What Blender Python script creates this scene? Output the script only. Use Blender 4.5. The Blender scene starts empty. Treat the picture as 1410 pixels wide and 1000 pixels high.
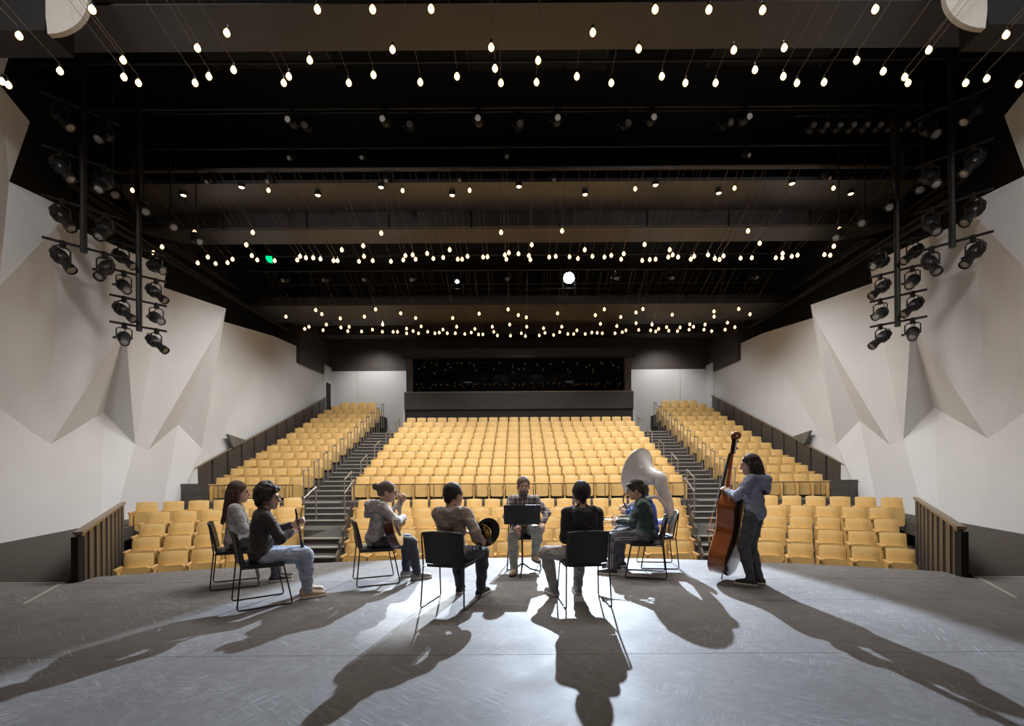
import bpy, math, random
import numpy as np
from mathutils import Vector, Matrix
random.seed(7); rng = np.random.default_rng(7)
SC = bpy.context.scene
COL = SC.collection
PI = math.pi
# ------------------------------------------------------------------ camera
F, CX, HZ, EYE, ROLL = 670.0, 715.0, 640.0, 1.53, 0.0062   # focal px, vanishing point, horizon row, eye height
cd = bpy.data.cameras.new('camera'); cam = bpy.data.objects.new('camera', cd); COL.objects.link(cam)
cd.sensor_width = 36.0; cd.lens = 36.0 * F / 1410.0
cd.shift_x = -(CX - 705.0) / 1410.0; cd.shift_y = (HZ - 500.0) / 1410.0
cd.clip_start = 0.05; cd.clip_end = 200
cam.matrix_world = Matrix.Translation((0, 0, EYE)) @ Matrix.Rotation(PI / 2, 4, 'X') @ Matrix.Rotation(-ROLL, 4, 'Z')
SC.camera = cam
# ------------------------------------------------------------------ world, lights, exposure
w = bpy.data.worlds.new('world'); SC.world = w; w.use_nodes = True
w.node_tree.nodes['Background'].inputs[0].default_value = (0.9, 0.82, 0.75, 1)
w.node_tree.nodes['Background'].inputs[1].default_value = 0.004
SC.view_settings.view_transform = 'Standard'; SC.view_settings.look = 'None'
SC.view_settings.gamma = 1.0; SC.view_settings.use_curve_mapping = False
SC.view_settings.exposure = 0.0

def spot(name, loc, to, power, angle, blend, color, radius=0.1):
    l = bpy.data.lights.new(name, 'SPOT'); l.energy = power; l.spot_size = math.radians(angle); l.spot_blend = blend
    l.color = color; l.shadow_soft_size = radius
    o = bpy.data.objects.new(name, l); COL.objects.link(o); o.location = loc
    o.rotation_euler = (Vector(to) - Vector(loc)).to_track_quat('-Z', 'Y').to_euler(); return o

KEY = (2.5, 24.0, 10.74); KEY2 = (-3.01, 24.0, 10.56)
spot('key_spot_light', (2.49, 23.75, 10.62), (0.30, 3.9, 0.0), 62000, 20.6, 0.16, (0.72, 0.84, 1.0), 0.09)
spot('second_spot_light', (-2.98, 23.75, 10.46), (-1.35, 5.9, 0.2), 30000, 4.2, 0.9, (0.86, 0.93, 1.0), 0.10)
# house lights: down lamps in the ceiling over the seats
HOUSE = [(-4.0, 10.0, 9.3, 760, 1.2, 3.2), (-1.7, 10.0, 9.3, 900, 0.8, 3.2), (1.7, 10.0, 9.3, 900, 0.8, 3.2), (4.0, 10.0, 9.3, 760, 1.2, 3.2),
         (-5.6, 15.6, 9.2, 620, 1.0, 0.3), (5.6, 15.6, 9.2, 620, 1.0, 0.3),
         (-6.2, 18.3, 9.3, 640, 0.6, 0.9), (-2.1, 18.3, 9.3, 290, 0.4, 0.9), (2.1, 18.3, 9.3, 290, 0.4, 0.9), (6.2, 18.3, 9.3, 640, 0.6, 0.9),
         (-6.2, 22.6, 8.6, 420, 0.3, 0.9), (-2.1, 22.6, 8.6, 240, 0.3, 0.9), (2.1, 22.6, 8.6, 240, 0.3, 0.9), (6.2, 22.6, 8.6, 420, 0.3, 0.9),
         (-8.2, 26.4, 8.9, 90, 0.3, 0.9), (8.2, 26.4, 8.9, 90, 0.3, 0.9), (0, 25.2, 8.9, 120, 0.3, 0.5)]
for (x, y, z, p, r, dy) in HOUSE:
    spot('house_light', (x, y, z), (x * (1.35 if abs(x) > 5 else 1.0), y + dy, 0), p * 2.0, 124, 0.7, (1.0, 0.97, 0.925), r)
for sx in (-1, 1):
    spot('back_wall_wash', (sx * 9.0, 28.6, 9.0), (sx * 9.0, 31.0, 5.0), 380, 110, 0.8, (1.0, 0.97, 0.93), 0.3)
    spot('stage_fill_light', (sx * 3.6, 7.6, 9.3), (sx * 4.5, 8.5, 0), 110, 120, 0.9, (1.0, 0.94, 0.88), 0.4)  # unseen fill setting the ambient level at the stage front
    spot('stage_fill_light', (sx * 5.5, 3.2, 9.0), (sx * 9.0, 10.5, 7.5), 850, 120, 0.9, (1.0, 0.96, 0.92), 0.4)  # added fill aimed outward to brighten baffles, side walls and ceiling fascia
    spot('stage_fill_light', (sx * 3.2, -0.6, 7.5), (sx * 1.2, 7.0, 0.9), 350, 85, 0.9, (1.0, 0.80, 0.66), 0.8)  # added fill above and behind the camera for the sides facing it

# ------------------------------------------------------------------ helpers
def at(px, py, D):
    """point of the place at depth D whose image is (px,py)"""
    py = py - (CX - px) * ROLL; s = F / D
    return Vector(((px - CX) / s, D, EYE + (HZ - py) / s))
def atx(px, py, X):
    """same, for a point at lateral distance X from the room's axis"""
    D = F * X / (px - CX); return at(px, py, D)
def atz(px, py, z):
    py2 = py - (CX - px) * ROLL; s = (HZ - py2) / (z - EYE); return at(px, py, F / s)

MATS = {}
def lin(c): return tuple(((v / 12.92) if v <= 0.04045 else ((v + 0.055) / 1.055) ** 2.4) for v in c)
def mat(name, col, rough=0.6, metal=0.0, noise=0.0, nscale=12.0, bump=0.0, bscale=40.0, emit=None, estr=0.0, spec=0.5, coat=0.0, stretch=(1, 1, 1), sheen=0.0, trans=0.0):
    if name in MATS: return MATS[name]
    m = bpy.data.materials.new(name); m.use_nodes = True; nt = m.node_tree; b = nt.nodes['Principled BSDF']
    b.inputs['Base Color'].default_value = (*col, 1); b.inputs['Roughness'].default_value = rough; b.inputs['Metallic'].default_value = metal
    b.inputs['Specular IOR Level'].default_value = spec; b.inputs['Coat Weight'].default_value = coat
    b.inputs['Sheen Weight'].default_value = sheen; b.inputs['Transmission Weight'].default_value = trans
    tc = nt.nodes.new('ShaderNodeTexCoord'); mp = nt.nodes.new('ShaderNodeMapping'); mp.inputs['Scale'].default_value = stretch
    nt.links.new(tc.outputs['Object'], mp.inputs['Vector'])
    n = nt.nodes.new('ShaderNodeTexNoise'); n.inputs['Scale'].default_value = nscale; n.inputs['Detail'].default_value = 4
    nt.links.new(mp.outputs[0], n.inputs['Vector'])
    r = nt.nodes.new('ShaderNodeValToRGB'); k = noise
    r.color_ramp.elements[0].color = (*[max(0, v * (1 - k)) for v in col], 1); r.color_ramp.elements[1].color = (*[min(1, v * (1 + k)) for v in col], 1)
    r.color_ramp.elements[0].position = 0.3; r.color_ramp.elements[1].position = 0.7
    nt.links.new(n.outputs['Fac'], r.inputs[0]); nt.links.new(r.outputs[0], b.inputs['Base Color'])
    if bump > 0:
        n2 = nt.nodes.new('ShaderNodeTexNoise'); n2.inputs['Scale'].default_value = bscale; n2.inputs['Detail'].default_value = 5
        nt.links.new(mp.outputs[0], n2.inputs['Vector'])
        bp = nt.nodes.new('ShaderNodeBump'); bp.inputs['Strength'].default_value = bump; bp.inputs['Distance'].default_value = 0.02 if bump < 0.8 else 0.05
        nt.links.new(n2.outputs['Fac'], bp.inputs['Height']); nt.links.new(bp.outputs[0], b.inputs['Normal'])
    if emit:
        b.inputs['Emission Color'].default_value = (*emit, 1); b.inputs['Emission Strength'].default_value = estr
    MATS[name] = m; return m

class MB:
    """collects simple shapes, then links them as one mesh object"""
    def __init__(s): s.v = []; s.f = []
    def add(s, vs, fs):
        o = len(s.v); s.v += [tuple(p) for p in vs]; s.f += [tuple(i + o for i in f) for f in fs]; return s
    def box(s, lo, hi, M=None):
        x0, y0, z0 = lo; x1, y1, z1 = hi
        vs = [Vector(p) for p in ((x0, y0, z0), (x1, y0, z0), (x1, y1, z0), (x0, y1, z0), (x0, y0, z1), (x1, y0, z1), (x1, y1, z1), (x0, y1, z1))]
        if M is not None: vs = [M @ p for p in vs]
        return s.add(vs, [(0, 3, 2, 1), (4, 5, 6, 7), (0, 1, 5, 4), (1, 2, 6, 5), (2, 3, 7, 6), (3, 0, 4, 7)])
    def rbox(s, lo, hi, r, axis=1, n=4, M=None, top_only=False):
        """box with corners rounded in the plane across `axis`"""
        ax = [i for i in range(3) if i != axis]; a0, a1 = lo[ax[0]], hi[ax[0]]; b0, b1 = lo[ax[1]], hi[ax[1]]
        pts = []
        for (cx, cy, t0) in ((a1 - r, b1 - r, 0), (a0 + r, b1 - r, PI / 2), (a0 + r, b0 + r, PI), (a1 - r, b0 + r, 1.5 * PI)):
            for i in range(n + 1):
                t = t0 + i * PI / 2 / n; pts.append((cx + r * math.cos(t), cy + r * math.sin(t)))
        def mk(p, c):
            q = [0, 0, 0]; q[ax[0]] = p[0]; q[ax[1]] = p[1]; q[axis] = c; q = Vector(q); return M @ q if M is not None else q
        N = len(pts); vs = [mk(p, lo[axis]) for p in pts] + [mk(p, hi[axis]) for p in pts]
        return s.add(vs, [tuple(range(N)), tuple(range(2 * N - 1, N - 1, -1))] + [(i, N + i, N + (i + 1) % N, (i + 1) % N) for i in range(N)])
    def prism(s, pts, d):
        """polygon of 3-d points pushed along vector d"""
        N = len(pts); d = Vector(d); vs = [Vector(p) for p in pts] + [Vector(p) + d for p in pts]
        return s.add(vs, [tuple(range(N)), tuple(range(2 * N - 1, N - 1, -1))] + [(i, N + i, N + (i + 1) % N, (i + 1) % N) for i in range(N)])
    def tube(s, path, rad, n=8, cap=True, closed=False):
        P = [Vector(p) for p in path]; m = len(P)
        R = rad if isinstance(rad, (list, tuple, np.ndarray)) else [rad] * m
        up = None; rings = []
        for i in range(m):
            if closed: t = P[(i + 1) % m] - P[i - 1]
            else: t = P[min(i + 1, m - 1)] - P[max(i - 1, 0)]
            if t.length < 1e-9: t = Vector((0, 0, 1))
            t.normalize()
            if up is None:
                up = Vector((0, 0, 1)) if abs(t.z) < 0.9 else Vector((1, 0, 0))
            u = up - t * up.dot(t)
            if u.length < 1e-6: u = t.orthogonal()
            u.normalize(); v = t.cross(u); up = u
            rings.append([P[i] + (u * math.cos(2 * PI * k / n) + v * math.sin(2 * PI * k / n)) * R[i] for k in range(n)])
        vs = [p for r in rings for p in r]; fs = []
        for i in range(m if closed else m - 1):
            j = (i + 1) % m
            for k in range(n): fs.append((i * n + k, i * n + (k + 1) % n, j * n + (k + 1) % n, j * n + k))
        if cap and not closed: fs += [tuple(range(n - 1, -1, -1)), tuple((m - 1) * n + k for k in range(n))]
        return s.add(vs, fs)
    def lathe(s, prof, M=None, n=20, cap=True):
        """prof: (radius, z) pairs, turned round local z, moved by M"""
        vs = []; m = len(prof)
        for (r, z) in prof:
            for k in range(n):
                p = Vector((r * math.cos(2 * PI * k / n), r * math.sin(2 * PI * k / n), z)); vs.append(M @ p if M is not None else p)
        fs = [(i * n + k, i * n + (k + 1) % n, (i + 1) * n + (k + 1) % n, (i + 1) * n + k) for i in range(m - 1) for k in range(n)]
        if cap and prof[0][0] > 1e-4: fs.append(tuple(range(n - 1, -1, -1)))
        if cap and prof[-1][0] > 1e-4: fs.append(tuple((m - 1) * n + k for k in range(n)))
        return s.add(vs, fs)
    def ball(s, c, r, n=10, m=7):
        c = Vector(c); r = r if isinstance(r, (tuple, list)) else (r, r, r)
        vs = []; fs = []
        for i in range(m + 1):
            t = PI * i / m
            for k in range(n):
                a = 2 * PI * k / n; vs.append((c.x + r[0] * math.sin(t) * math.cos(a), c.y + r[1] * math.sin(t) * math.sin(a), c.z + r[2] * math.cos(t)))
        for i in range(m):
            for k in range(n): fs.append((i * n + k, (i + 1) * n + k, (i + 1) * n + (k + 1) % n, i * n + (k + 1) % n))
        return s.add(vs, fs)
    def mesh(s, name, m, smooth=False):
        me = bpy.data.meshes.new(name); me.from_pydata([tuple(p) for p in s.v], [], s.f); me.validate(); me.update()
        if m is not None: me.materials.append(m)
        if smooth:
            me.polygons.foreach_set('use_smooth', [True] * len(me.polygons))
            try: me.set_sharp_from_angle(angle=math.radians(40))
            except Exception: pass
        return me
    def build(s, name, m, parent=None, smooth=False):
        return link(name, s.mesh(name, m, smooth), parent)

def link(name, me, parent=None):
    o = bpy.data.objects.new(name, me); COL.objects.link(o)
    if parent is not None: o.parent = parent
    return o
def tag(o, label=None, cat=None, group=None, kind=None):
    if label: o['label'] = label
    if cat: o['category'] = cat
    if group: o['group'] = group
    if kind: o['kind'] = kind
    return o
def thing(name, label, cat, loc=(0, 0, 0), rz=0.0, group=None, kind=None, rot=None):
    o = bpy.data.objects.new(name, None); COL.objects.link(o); o.empty_display_size = 0.1
    o.location = loc; o.rotation_euler = rot if rot is not None else (0, 0, rz)
    return tag(o, label, cat, group, kind)
def copy_tree(o, parent=None):
    c = o.copy(); COL.objects.link(c); c.parent = parent
    for ch in KIDS.get(o.name, ()): copy_tree(ch, c)
    return c
KIDS = {}
def remember(root):
    ks = list(root.children); KIDS[root.name] = ks
    for k in ks: remember(k)
def nth(i):
    W = ['first', 'second', 'third', 'fourth', 'fifth', 'sixth', 'seventh', 'eighth', 'ninth', 'tenth', 'eleventh', 'twelfth', 'thirteenth', 'fourteenth',
         'fifteenth', 'sixteenth', 'seventeenth', 'eighteenth', 'nineteenth', 'twentieth', 'twenty-first', 'twenty-second', 'twenty-third', 'twenty-fourth']
    return W[i]
def aim(loc, d, up=(0, 0, 1)):
    """matrix: local z along d"""
    z = Vector(d).normalized(); x = Vector(up).cross(z)
    if x.length < 1e-5: x = z.orthogonal()
    x.normalize(); y = z.cross(x)
    return Matrix.Translation(loc) @ Matrix((x, y, z)).transposed().to_4x4()

# ------------------------------------------------------------------ materials
M_WALL = mat('white_plaster', (0.70, 0.712, 0.735), 0.75, noise=0.03, nscale=0.8, bump=0.05, bscale=3)
M_BACKWALL = mat('white_panel', (0.69, 0.695, 0.70), 0.7, noise=0.02, nscale=1.0)
M_CATW = mat('catwalk_brown', (0.032, 0.027, 0.024), 0.6, noise=0.15, nscale=2)
M_BROWN = mat('brown_wall', (0.055, 0.043, 0.038), 0.55, noise=0.1, nscale=1.5)
M_CLOUD = mat('brown_ceiling_panel', (0.054, 0.051, 0.055), 0.36, noise=0.12, nscale=0.9)
M_BLACK = mat('black_paint', (0.012, 0.011, 0.011), 0.7, noise=0.15, nscale=2)
M_BLACKMET = mat('black_metal', (0.018, 0.017, 0.017), 0.38, metal=0.2, noise=0.2, nscale=20)
M_CARPET = mat('dark_carpet', (0.055, 0.044, 0.038), 0.95, noise=0.35, nscale=60, bump=0.4, bscale=120)
M_TIER = mat('tier_carpet', (0.075, 0.068, 0.062), 0.95, noise=0.25, nscale=40)
M_STEP = mat('shaded_step_carpet', (0.045, 0.042, 0.04), 0.9, noise=0.2, nscale=30)  # carpet colour darkened so the risers look shaded
M_NOSE = mat('nosing_and_lit_tread', (0.34, 0.31, 0.28), 0.5, noise=0.1, nscale=20)  # pale edge strip whose colour also stands in for the lit tread
M_TAN = mat('tan_leather', (0.68, 0.445, 0.165), 0.5, noise=0.08, nscale=5, bump=0.05, bscale=60)
M_TANP = mat('tan_seat_shell', (0.61, 0.395, 0.145), 0.5, noise=0.06, nscale=4)
M_WOOD = mat('oak_armrest', (0.58, 0.35, 0.14), 0.4, noise=0.12, nscale=8, stretch=(6, 1, 6))
M_PANEL = mat('bronze_panel', (0.085, 0.072, 0.062), 0.45, noise=0.12, nscale=2.5, metal=0.1)
M_RAILCAP = mat('bronze_rail_cap', (0.20, 0.15, 0.105), 0.4, noise=0.1, nscale=4)
M_STEEL = mat('brushed_steel', (0.42, 0.39, 0.36), 0.35, metal=0.8, noise=0.1, nscale=30)
M_CHROME = mat('chrome', (0.75, 0.75, 0.76), 0.16, metal=1.0, noise=0.03, nscale=10)
M_PIPE = mat('dark_pipe', (0.035, 0.031, 0.029), 0.5, metal=0.3, noise=0.2, nscale=10)
M_PIPEB = mat('brown_pipe', (0.08, 0.066, 0.058), 0.5, metal=0.3, noise=0.2, nscale=6)
M_BULB = mat('warm_bulb_glow', (1.0, 0.8, 0.5), 0.3, emit=(1.0, 0.60, 0.24), estr=4.2)
M_DOWN = mat('down_lamp_glow', (1.0, 0.85, 0.6), 0.3, emit=(1.0, 0.70, 0.36), estr=9)
M_KEYGLOW = mat('spot_lens_glow', (1, 1, 1), 0.3, emit=(0.93, 0.97, 1.0), estr=60)
M_CORD = mat('pendant_cord', (0.13, 0.10, 0.08), 0.5, noise=0.1, nscale=10)
M_LENS = mat('lamp_lens', (0.42, 0.40, 0.38), 0.12, noise=0.5, nscale=70, coat=0.6)
M_GLASSK = mat('booth_glass', (0.004, 0.004, 0.005), 0.02, spec=0.08, noise=0.0)
M_TEAL = mat('recess_glass', (0.11, 0.13, 0.13), 0.15, noise=0.1, nscale=2)
M_TAPE = mat('floor_trim', (0.40, 0.36, 0.31), 0.5, noise=0.1, nscale=8)
M_GREEN = mat('exit_green', (0.0, 0.5, 0.12), 0.4, emit=(0.0, 0.9, 0.22), estr=1.6)
M_CLOTHBK = mat('black_curtain', (0.010, 0.0095, 0.0095), 0.95, noise=0.3, nscale=3, stretch=(6, 1, 0.3))

def stage_material():
    m = bpy.data.materials.new('scuffed_stage_floor'); m.use_nodes = True; nt = m.node_tree; N = nt.nodes; L = nt.links; b = N['Principled BSDF']
    tc = N.new('ShaderNodeTexCoord'); geo = tc.outputs['Object']
    def noise(sc, det=4, vec=None, dist=0.0):
        n = N.new('ShaderNodeTexNoise'); n.inputs['Scale'].default_value = sc; n.inputs['Detail'].default_value = det; n.inputs['Distortion'].default_value = dist
        L.new(vec if vec is not None else geo, n.inputs['Vector']); return n.outputs['Fac']
    def ramp(f, p0, p1, c0, c1):
        r = N.new('ShaderNodeValToRGB'); r.color_ramp.elements[0].position = p0; r.color_ramp.elements[1].position = p1
        r.color_ramp.elements[0].color = (*c0, 1); r.color_ramp.elements[1].color = (*c1, 1); L.new(f, r.inputs[0]); return r.outputs[0]
    def scratch(angle, sx, sy, seed, dens, th):
        mp = N.new('ShaderNodeMapping'); mp.inputs['Rotation'].default_value = (0, 0, angle); mp.inputs['Location'].default_value = (seed, seed * 1.7, 0)
        L.new(geo, mp.inputs['Vector'])
        wp = N.new('ShaderNodeTexNoise'); wp.inputs['Scale'].default_value = 1.3; L.new(mp.outputs[0], wp.inputs['Vector'])
        mx = N.new('ShaderNodeMix'); mx.data_type = 'VECTOR'; mx.inputs['Factor'].default_value = 0.04
        L.new(mp.outputs[0], mx.inputs[4]); L.new(wp.outputs['Color'], mx.inputs[5])
        m2 = N.new('ShaderNodeMapping'); m2.inputs['Scale'].default_value = (sx, sy, 1); L.new(mx.outputs[1], m2.inputs['Vector'])
        line = ramp(noise(1.0, 1.5, m2.outputs[0]), th, th + 0.05, (0, 0, 0), (1, 1, 1))
        msk = ramp(noise(dens, 3, mp.outputs[0]), 0.48, 0.66, (0, 0, 0), (1, 1, 1))
        mu = N.new('ShaderNodeMath'); mu.operation = 'MULTIPLY'; L.new(line, mu.inputs[0]); L.new(msk, mu.inputs[1]); return mu.outputs[0]
    base = ramp(noise(1.1, 6), 0.3, 0.72, (0.145, 0.138, 0.136), (0.185, 0.178, 0.177))
    s1 = scratch(0.5, 85.0, 4.5, 3.1, 1.3, 0.60); s2 = scratch(-0.9, 75.0, 3.8, 8.7, 1.1, 0.60); s3 = scratch(1.6, 105.0, 6.0, 14.2, 1.6, 0.60); s4 = scratch(2.3, 70.0, 2.6, 21.0, 1.2, 0.61)
    sm = s1
    for q in (s2, s3, s4):
        a = N.new('ShaderNodeMath'); a.operation = 'MAXIMUM'; L.new(sm, a.inputs[0]); L.new(q, a.inputs[1]); sm = a.outputs[0]
    haze = ramp(noise(9, 6, None, 1.5), 0.45, 0.75, (0, 0, 0), (0.35, 0.35, 0.35))
    a = N.new('ShaderNodeMath'); a.operation = 'MAXIMUM'; L.new(sm, a.inputs[0]); L.new(haze, a.inputs[1])
    a2 = N.new('ShaderNodeMath'); a2.operation = 'MULTIPLY'; a2.inputs[1].default_value = 0.45; L.new(a.outputs[0], a2.inputs[0])
    mx = N.new('ShaderNodeMix'); mx.data_type = 'RGBA'; L.new(a2.outputs[0], mx.inputs[0]); L.new(base, mx.inputs[6]); mx.inputs[7].default_value = (0.46, 0.46, 0.47, 1)
    L.new(mx.outputs[2], b.inputs['Base Color'])
    ro = ramp(noise(2.3, 5), 0.3, 0.7, (0.50, 0.50, 0.50), (0.62, 0.62, 0.62)); L.new(ro, b.inputs['Roughness'])
    b.inputs['Specular IOR Level'].default_value = 0.16
    bp = N.new('ShaderNodeBump'); bp.inputs['Strength'].default_value = 0.08; bp.inputs['Distance'].default_value = 0.005
    L.new(noise(55, 5), bp.inputs['Height']); L.new(bp.outputs[0], b.inputs['Normal'])
    return m
M_STAGE = stage_material()

# ------------------------------------------------------------------ structure: stage floor
def edge_y(x, R=15.0, y0=8.0):            # curved front edge of the stage
    return y0 - R + math.sqrt(R * R - x * x)
XS = 5.90                                   # half-width of the thrust at the side guards
fl = thing('floor', 'dark scuffed stage floor of wide strips lit by a spotlight', 'floor', kind='structure')
cuts = [-1.5, 0.9, 2.4, 3.92, 5.44, 6.42]
for i in range(len(cuts) - 1):
    MB().box((-12.2, cuts[i] + 0.003, -0.06), (12.2, cuts[i + 1] - 0.003, 0.0)).build('floor_strip', M_STAGE, fl)
mb = MB(); n = 40; top = []
xs = [-XS + 2 * XS * i / n for i in range(n + 1)]
poly = [(x, edge_y(x), 0) for x in xs] + [(XS, 6.426, 0), (-XS, 6.426, 0)]
mb.prism([(p[0], p[1], 0.0) for p in poly], (0, 0, -0.06)); mb.build('floor_strip', M_STAGE, fl)
mb = MB(); mb.prism([(x, edge_y(x) - 0.01, -0.06) for x in xs] + [(x, edge_y(x) - 0.16, -0.06) for x in reversed(xs)], (0, 0, -1.3)); mb.build('stage_fascia', M_BLACK, fl)
for sx in (-1, 1):
    # carpeted walk beside the seats, at stage height, with its metal edging
    sd = 'left' if sx < 0 else 'right'
    mb = MB(); mb.prism([(sx * 6.02, 6.46, 0), (sx * 12.6, 6.46, 0), (sx * 12.9, 18.2, 0), (sx * 12.4, 17.5, 0), (sx * 9.75, 12.0, 0)], (0, 0, -0.3))
    tag(mb.build('floor_carpet_' + sd, M_CARPET), 'dark brown carpet beside the stage along the %s white wall' % sd, 'carpet', kind='structure')
    mb = MB(); mb.box((min(sx * 6.02, sx * 12.2), 6.42, -0.05), (max(sx * 6.02, sx * 12.2), 6.46, 0.006)); mb.prism([(sx * 6.02, 6.40, 0.0), (sx * 6.07, 6.40, 0.0), (sx * 5.58, 5.45, 0.0), (sx * 5.54, 5.45, 0.0)], (0, 0, 0.004))
    tag(mb.build('trim_' + ('1' if sx < 0 else '2'), M_TAPE), 'thin metal edging where stage floor meets the carpet, %s side' % sd, 'trim', kind='structure')

# ------------------------------------------------------------------ structure: audience floor, tiers, stairs
RD, RR = 0.911, 0.331                       # raised rows: depth and rise
def rowD(k): return 18.04 + RD * k
def rowZ(k): return 0.26 + RR * k
OD = [11.5, 12.45, 13.4, 14.35, 15.3]; OZ = [-1.17, -0.98, -0.79, -0.60, -0.40]
def xin(D): return 0.267 * (D + 4.06) + 0.12  # inner edge of the lower aisle
def xout(D): return xin(D) + 1.02 + max(0, D - 11) * 0.05

pit = MB(); pit.box((-13, 6.0, -1.37), (13, 11.0, -1.17)); tag(pit.build('floor_orchestra', M_TIER), 'dark floor below the stage edge in front of the seats', 'floor', kind='structure')
tl = thing('floor_tiers', 'stepped dark floor under the rows of tan seats', 'floor', kind='structure')
for i in range(5):
    y0 = OD[i] - 0.66; MB().box((-13, y0, -1.5), (13, y0 + 0.95 if i < 4 else 16.9, OZ[i])).build('tier', M_TIER, tl)
for k in range(14):
    y0 = rowD(k) - 0.62 if k else 16.9
    y1 = rowD(k) + 0.291 if k < 13 else 31.2
    if k < 10: MB().box((-12.6, y0, -1.5), (12.6, y1 if k < 9 else 31.2, rowZ(k))).build('tier', M_TIER, tl)
    else:
        for sx in (-1, 1): MB().box((min(sx * 8.4, sx * 12.6), y0, 2.0), (max(sx * 8.4, sx * 12.6), y1, rowZ(k))).build('tier', M_TIER, tl)

for sx in (-1, 1):
    sd = 'left' if sx < 0 else 'right'
    st = thing('floor_stairs_' + sd, 'dark carpeted aisle stairs with pale nosings, %s of the centre seats' % sd, 'stairs', kind='structure')
    def step(x0, x1, y0, y1, z, zb):
        a, b = min(sx * x0, sx * x1), max(sx * x0, sx * x1)
        s = MB().box((a, y0 + 0.02, zb), (b, y1, z)).build('step', M_STEP, st)
        MB().box((a, y0 - 0.005, z - 0.03), (b, y0 + 0.13, z + 0.004)).build('nosing', M_NOSE, s)  # edge strip made deep so the tread looks lit from above
    for i in range(5):                       # lower flight
        y0 = 10.9 + i * 0.5; step(xin(y0) , xout(y0), y0, y0 + 0.5 if i < 4 else 15.2, -1.01 + i * 0.155, -1.4)
    for i in range(3):                       # flight up to the first raised row
        y0 = 15.75 + i * 0.38; step(xin(y0) + 0.15, xout(y0) + 0.35, y0, y0 + 0.38 if i < 2 else 16.95, -0.40 + (i + 1) * 0.165, -0.6)
    for k in range(10):
        y0 = rowD(k) - 0.62 if k else 16.9
        a, b = min(sx * 6.2, sx * 7.72), max(sx * 6.2, sx * 7.72)
        s = MB().box((a, y0 - 0.003, rowZ(k) - 0.16), (b, y0 + 0.10, rowZ(k) + 0.003)).build('step', M_STEP, st)
        MB().box((a, y0 - 0.012, rowZ(k) - 0.03), (b, y0 + 0.13, rowZ(k) + 0.006)).build('nosing', M_NOSE, s)
        if k: step(6.2, 7.72, y0 - 0.456, y0 + 0.02, rowZ(k) - RR / 2, rowZ(k) - RR - 0.02)

# ------------------------------------------------------------------ structure: folded white side walls
def side_wall(sx):
    sd = 'left' if sx < 0 else 'right'
    V = []
    def w(px, py, X):
        py = py - (CX - px) * ROLL; s = (CX - px) / X; D = F / s
        V.append((sx * X, D, EYE + (HZ - py) / s)); return len(V) - 1
    def base(D, z=-1.45):
        X = 10.35 if D < 9.5 else (10.35 + (D - 9.5) * 0.235 if D < 18.3 else 12.42)
        V.append((sx * X, D, z)); return len(V) - 1
    A0 = w(27, 43, 10.5); A1 = w(3, 117, 10.35); A2 = w(44, 168, 10.6); A3 = w(15, 250, 10.5)
    n0 = len(V); V.append((sx * 9.9, 6.0, 11.6)); V.append((sx * 10.1, 6.0, 6.0)); V.append((sx * 10.3, 6.0, -0.2)); N0, N1, N2 = n0, n0 + 1, n0 + 2
    a0 = w(85, 283, 10.45); a = w(86, 306, 10.3); lc = w(0, 395, 10.25); b0 = w(0, 562, 10.75); b = w(47, 597, 10.95)
    c = w(70, 612, 11.05); d = w(143, 568, 11.65); e = w(186, 612, 11.55); g = w(174, 450, 10.35); h = w(231, 369, 10.3); h2 = w(227, 396, 11.2)
    i = w(204, 620, 11.75); j = w(246, 585, 12.25); k = w(278, 618, 12.2); l = w(301, 455, 10.95); m = w(312.5, 425, 10.9); m2 = w(309.5, 443, 11.7)
    nn = w(290, 625, 12.25); o = w(378, 463, 12.2); p = w(455, 497, 12.05); o2 = w(379, 575, 12.3)
    B = [base(D) for D in (6.0, 9.8, 11.3, 12.9, 14.3, 15.6, 16.5, 18.5, 24.5)]
    V.append((sx * 12.1, V[p][1], -0.5)); pe = len(V) - 1
    o2x = len(V); V.append((sx * 12.35, V[o][1], 2.2))
    Fc = [(N0, A0, A1), (N0, A1, N1), (A1, A2, A3), (A1, A3, lc), (N1, A1, lc), (A3, a0, a), (A3, a, lc), (N1, lc, b0), (N1, b0, N2),
          (lc, a, b), (lc, b, b0),
          (a, g, c), (a, c, b), (a, h, g), (c, g, d), (d, g, e), (g, h, e), (h, h2, e),
          (h2, l, i), (h2, i, e), (h2, m, l), (i, l, j), (j, l, k), (l, m, k), (m, m2, k),
          (m2, o, nn), (m2, nn, k), (o, o2x, nn), (o, p, pe), (o, pe, o2x),
          (N2, b0, B[0]), (b0, B[1], B[0]), (b0, b, B[1]), (b, c, B[1]), (c, B[2], B[1]), (c, d, B[2]), (d, B[3], B[2]), (d, e, B[3]), (e, B[4], B[3]),
          (e, i, B[4]), (i, j, B[4]), (j, B[5], B[4]), (j, k, B[5]), (k, B[6], B[5]), (k, nn, B[6]), (nn, B[7], B[6]), (nn, o2x, B[7]), (o2x, B[8], B[7]), (o2x, pe, B[8])]
    mb = MB(); mb.add(V, Fc); ob = mb.build('wall_' + sd, M_WALL)
    sol = ob.modifiers.new('thick', 'SOLIDIFY'); sol.thickness = 0.16; sol.offset = -1 if sx > 0 else 1
    tag(ob, 'white %s auditorium wall folded into tall pointed facets' % sd, 'wall', kind='structure')
    # little glazed triangle
    q = [at_side(311, 598, 12.1, sx), at_side(338, 607, 12.25, sx), at_side(319, 617, 12.1, sx)]
    tr = MB().prism(q, (-sx * 0.10, 0.0, 0)).build('window_' + ('1' if sx < 0 else '2'), M_TEAL)
    tag(tr, 'small dark triangular window low in the %s wall' % sd, 'window', kind='structure')
    return V
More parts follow.
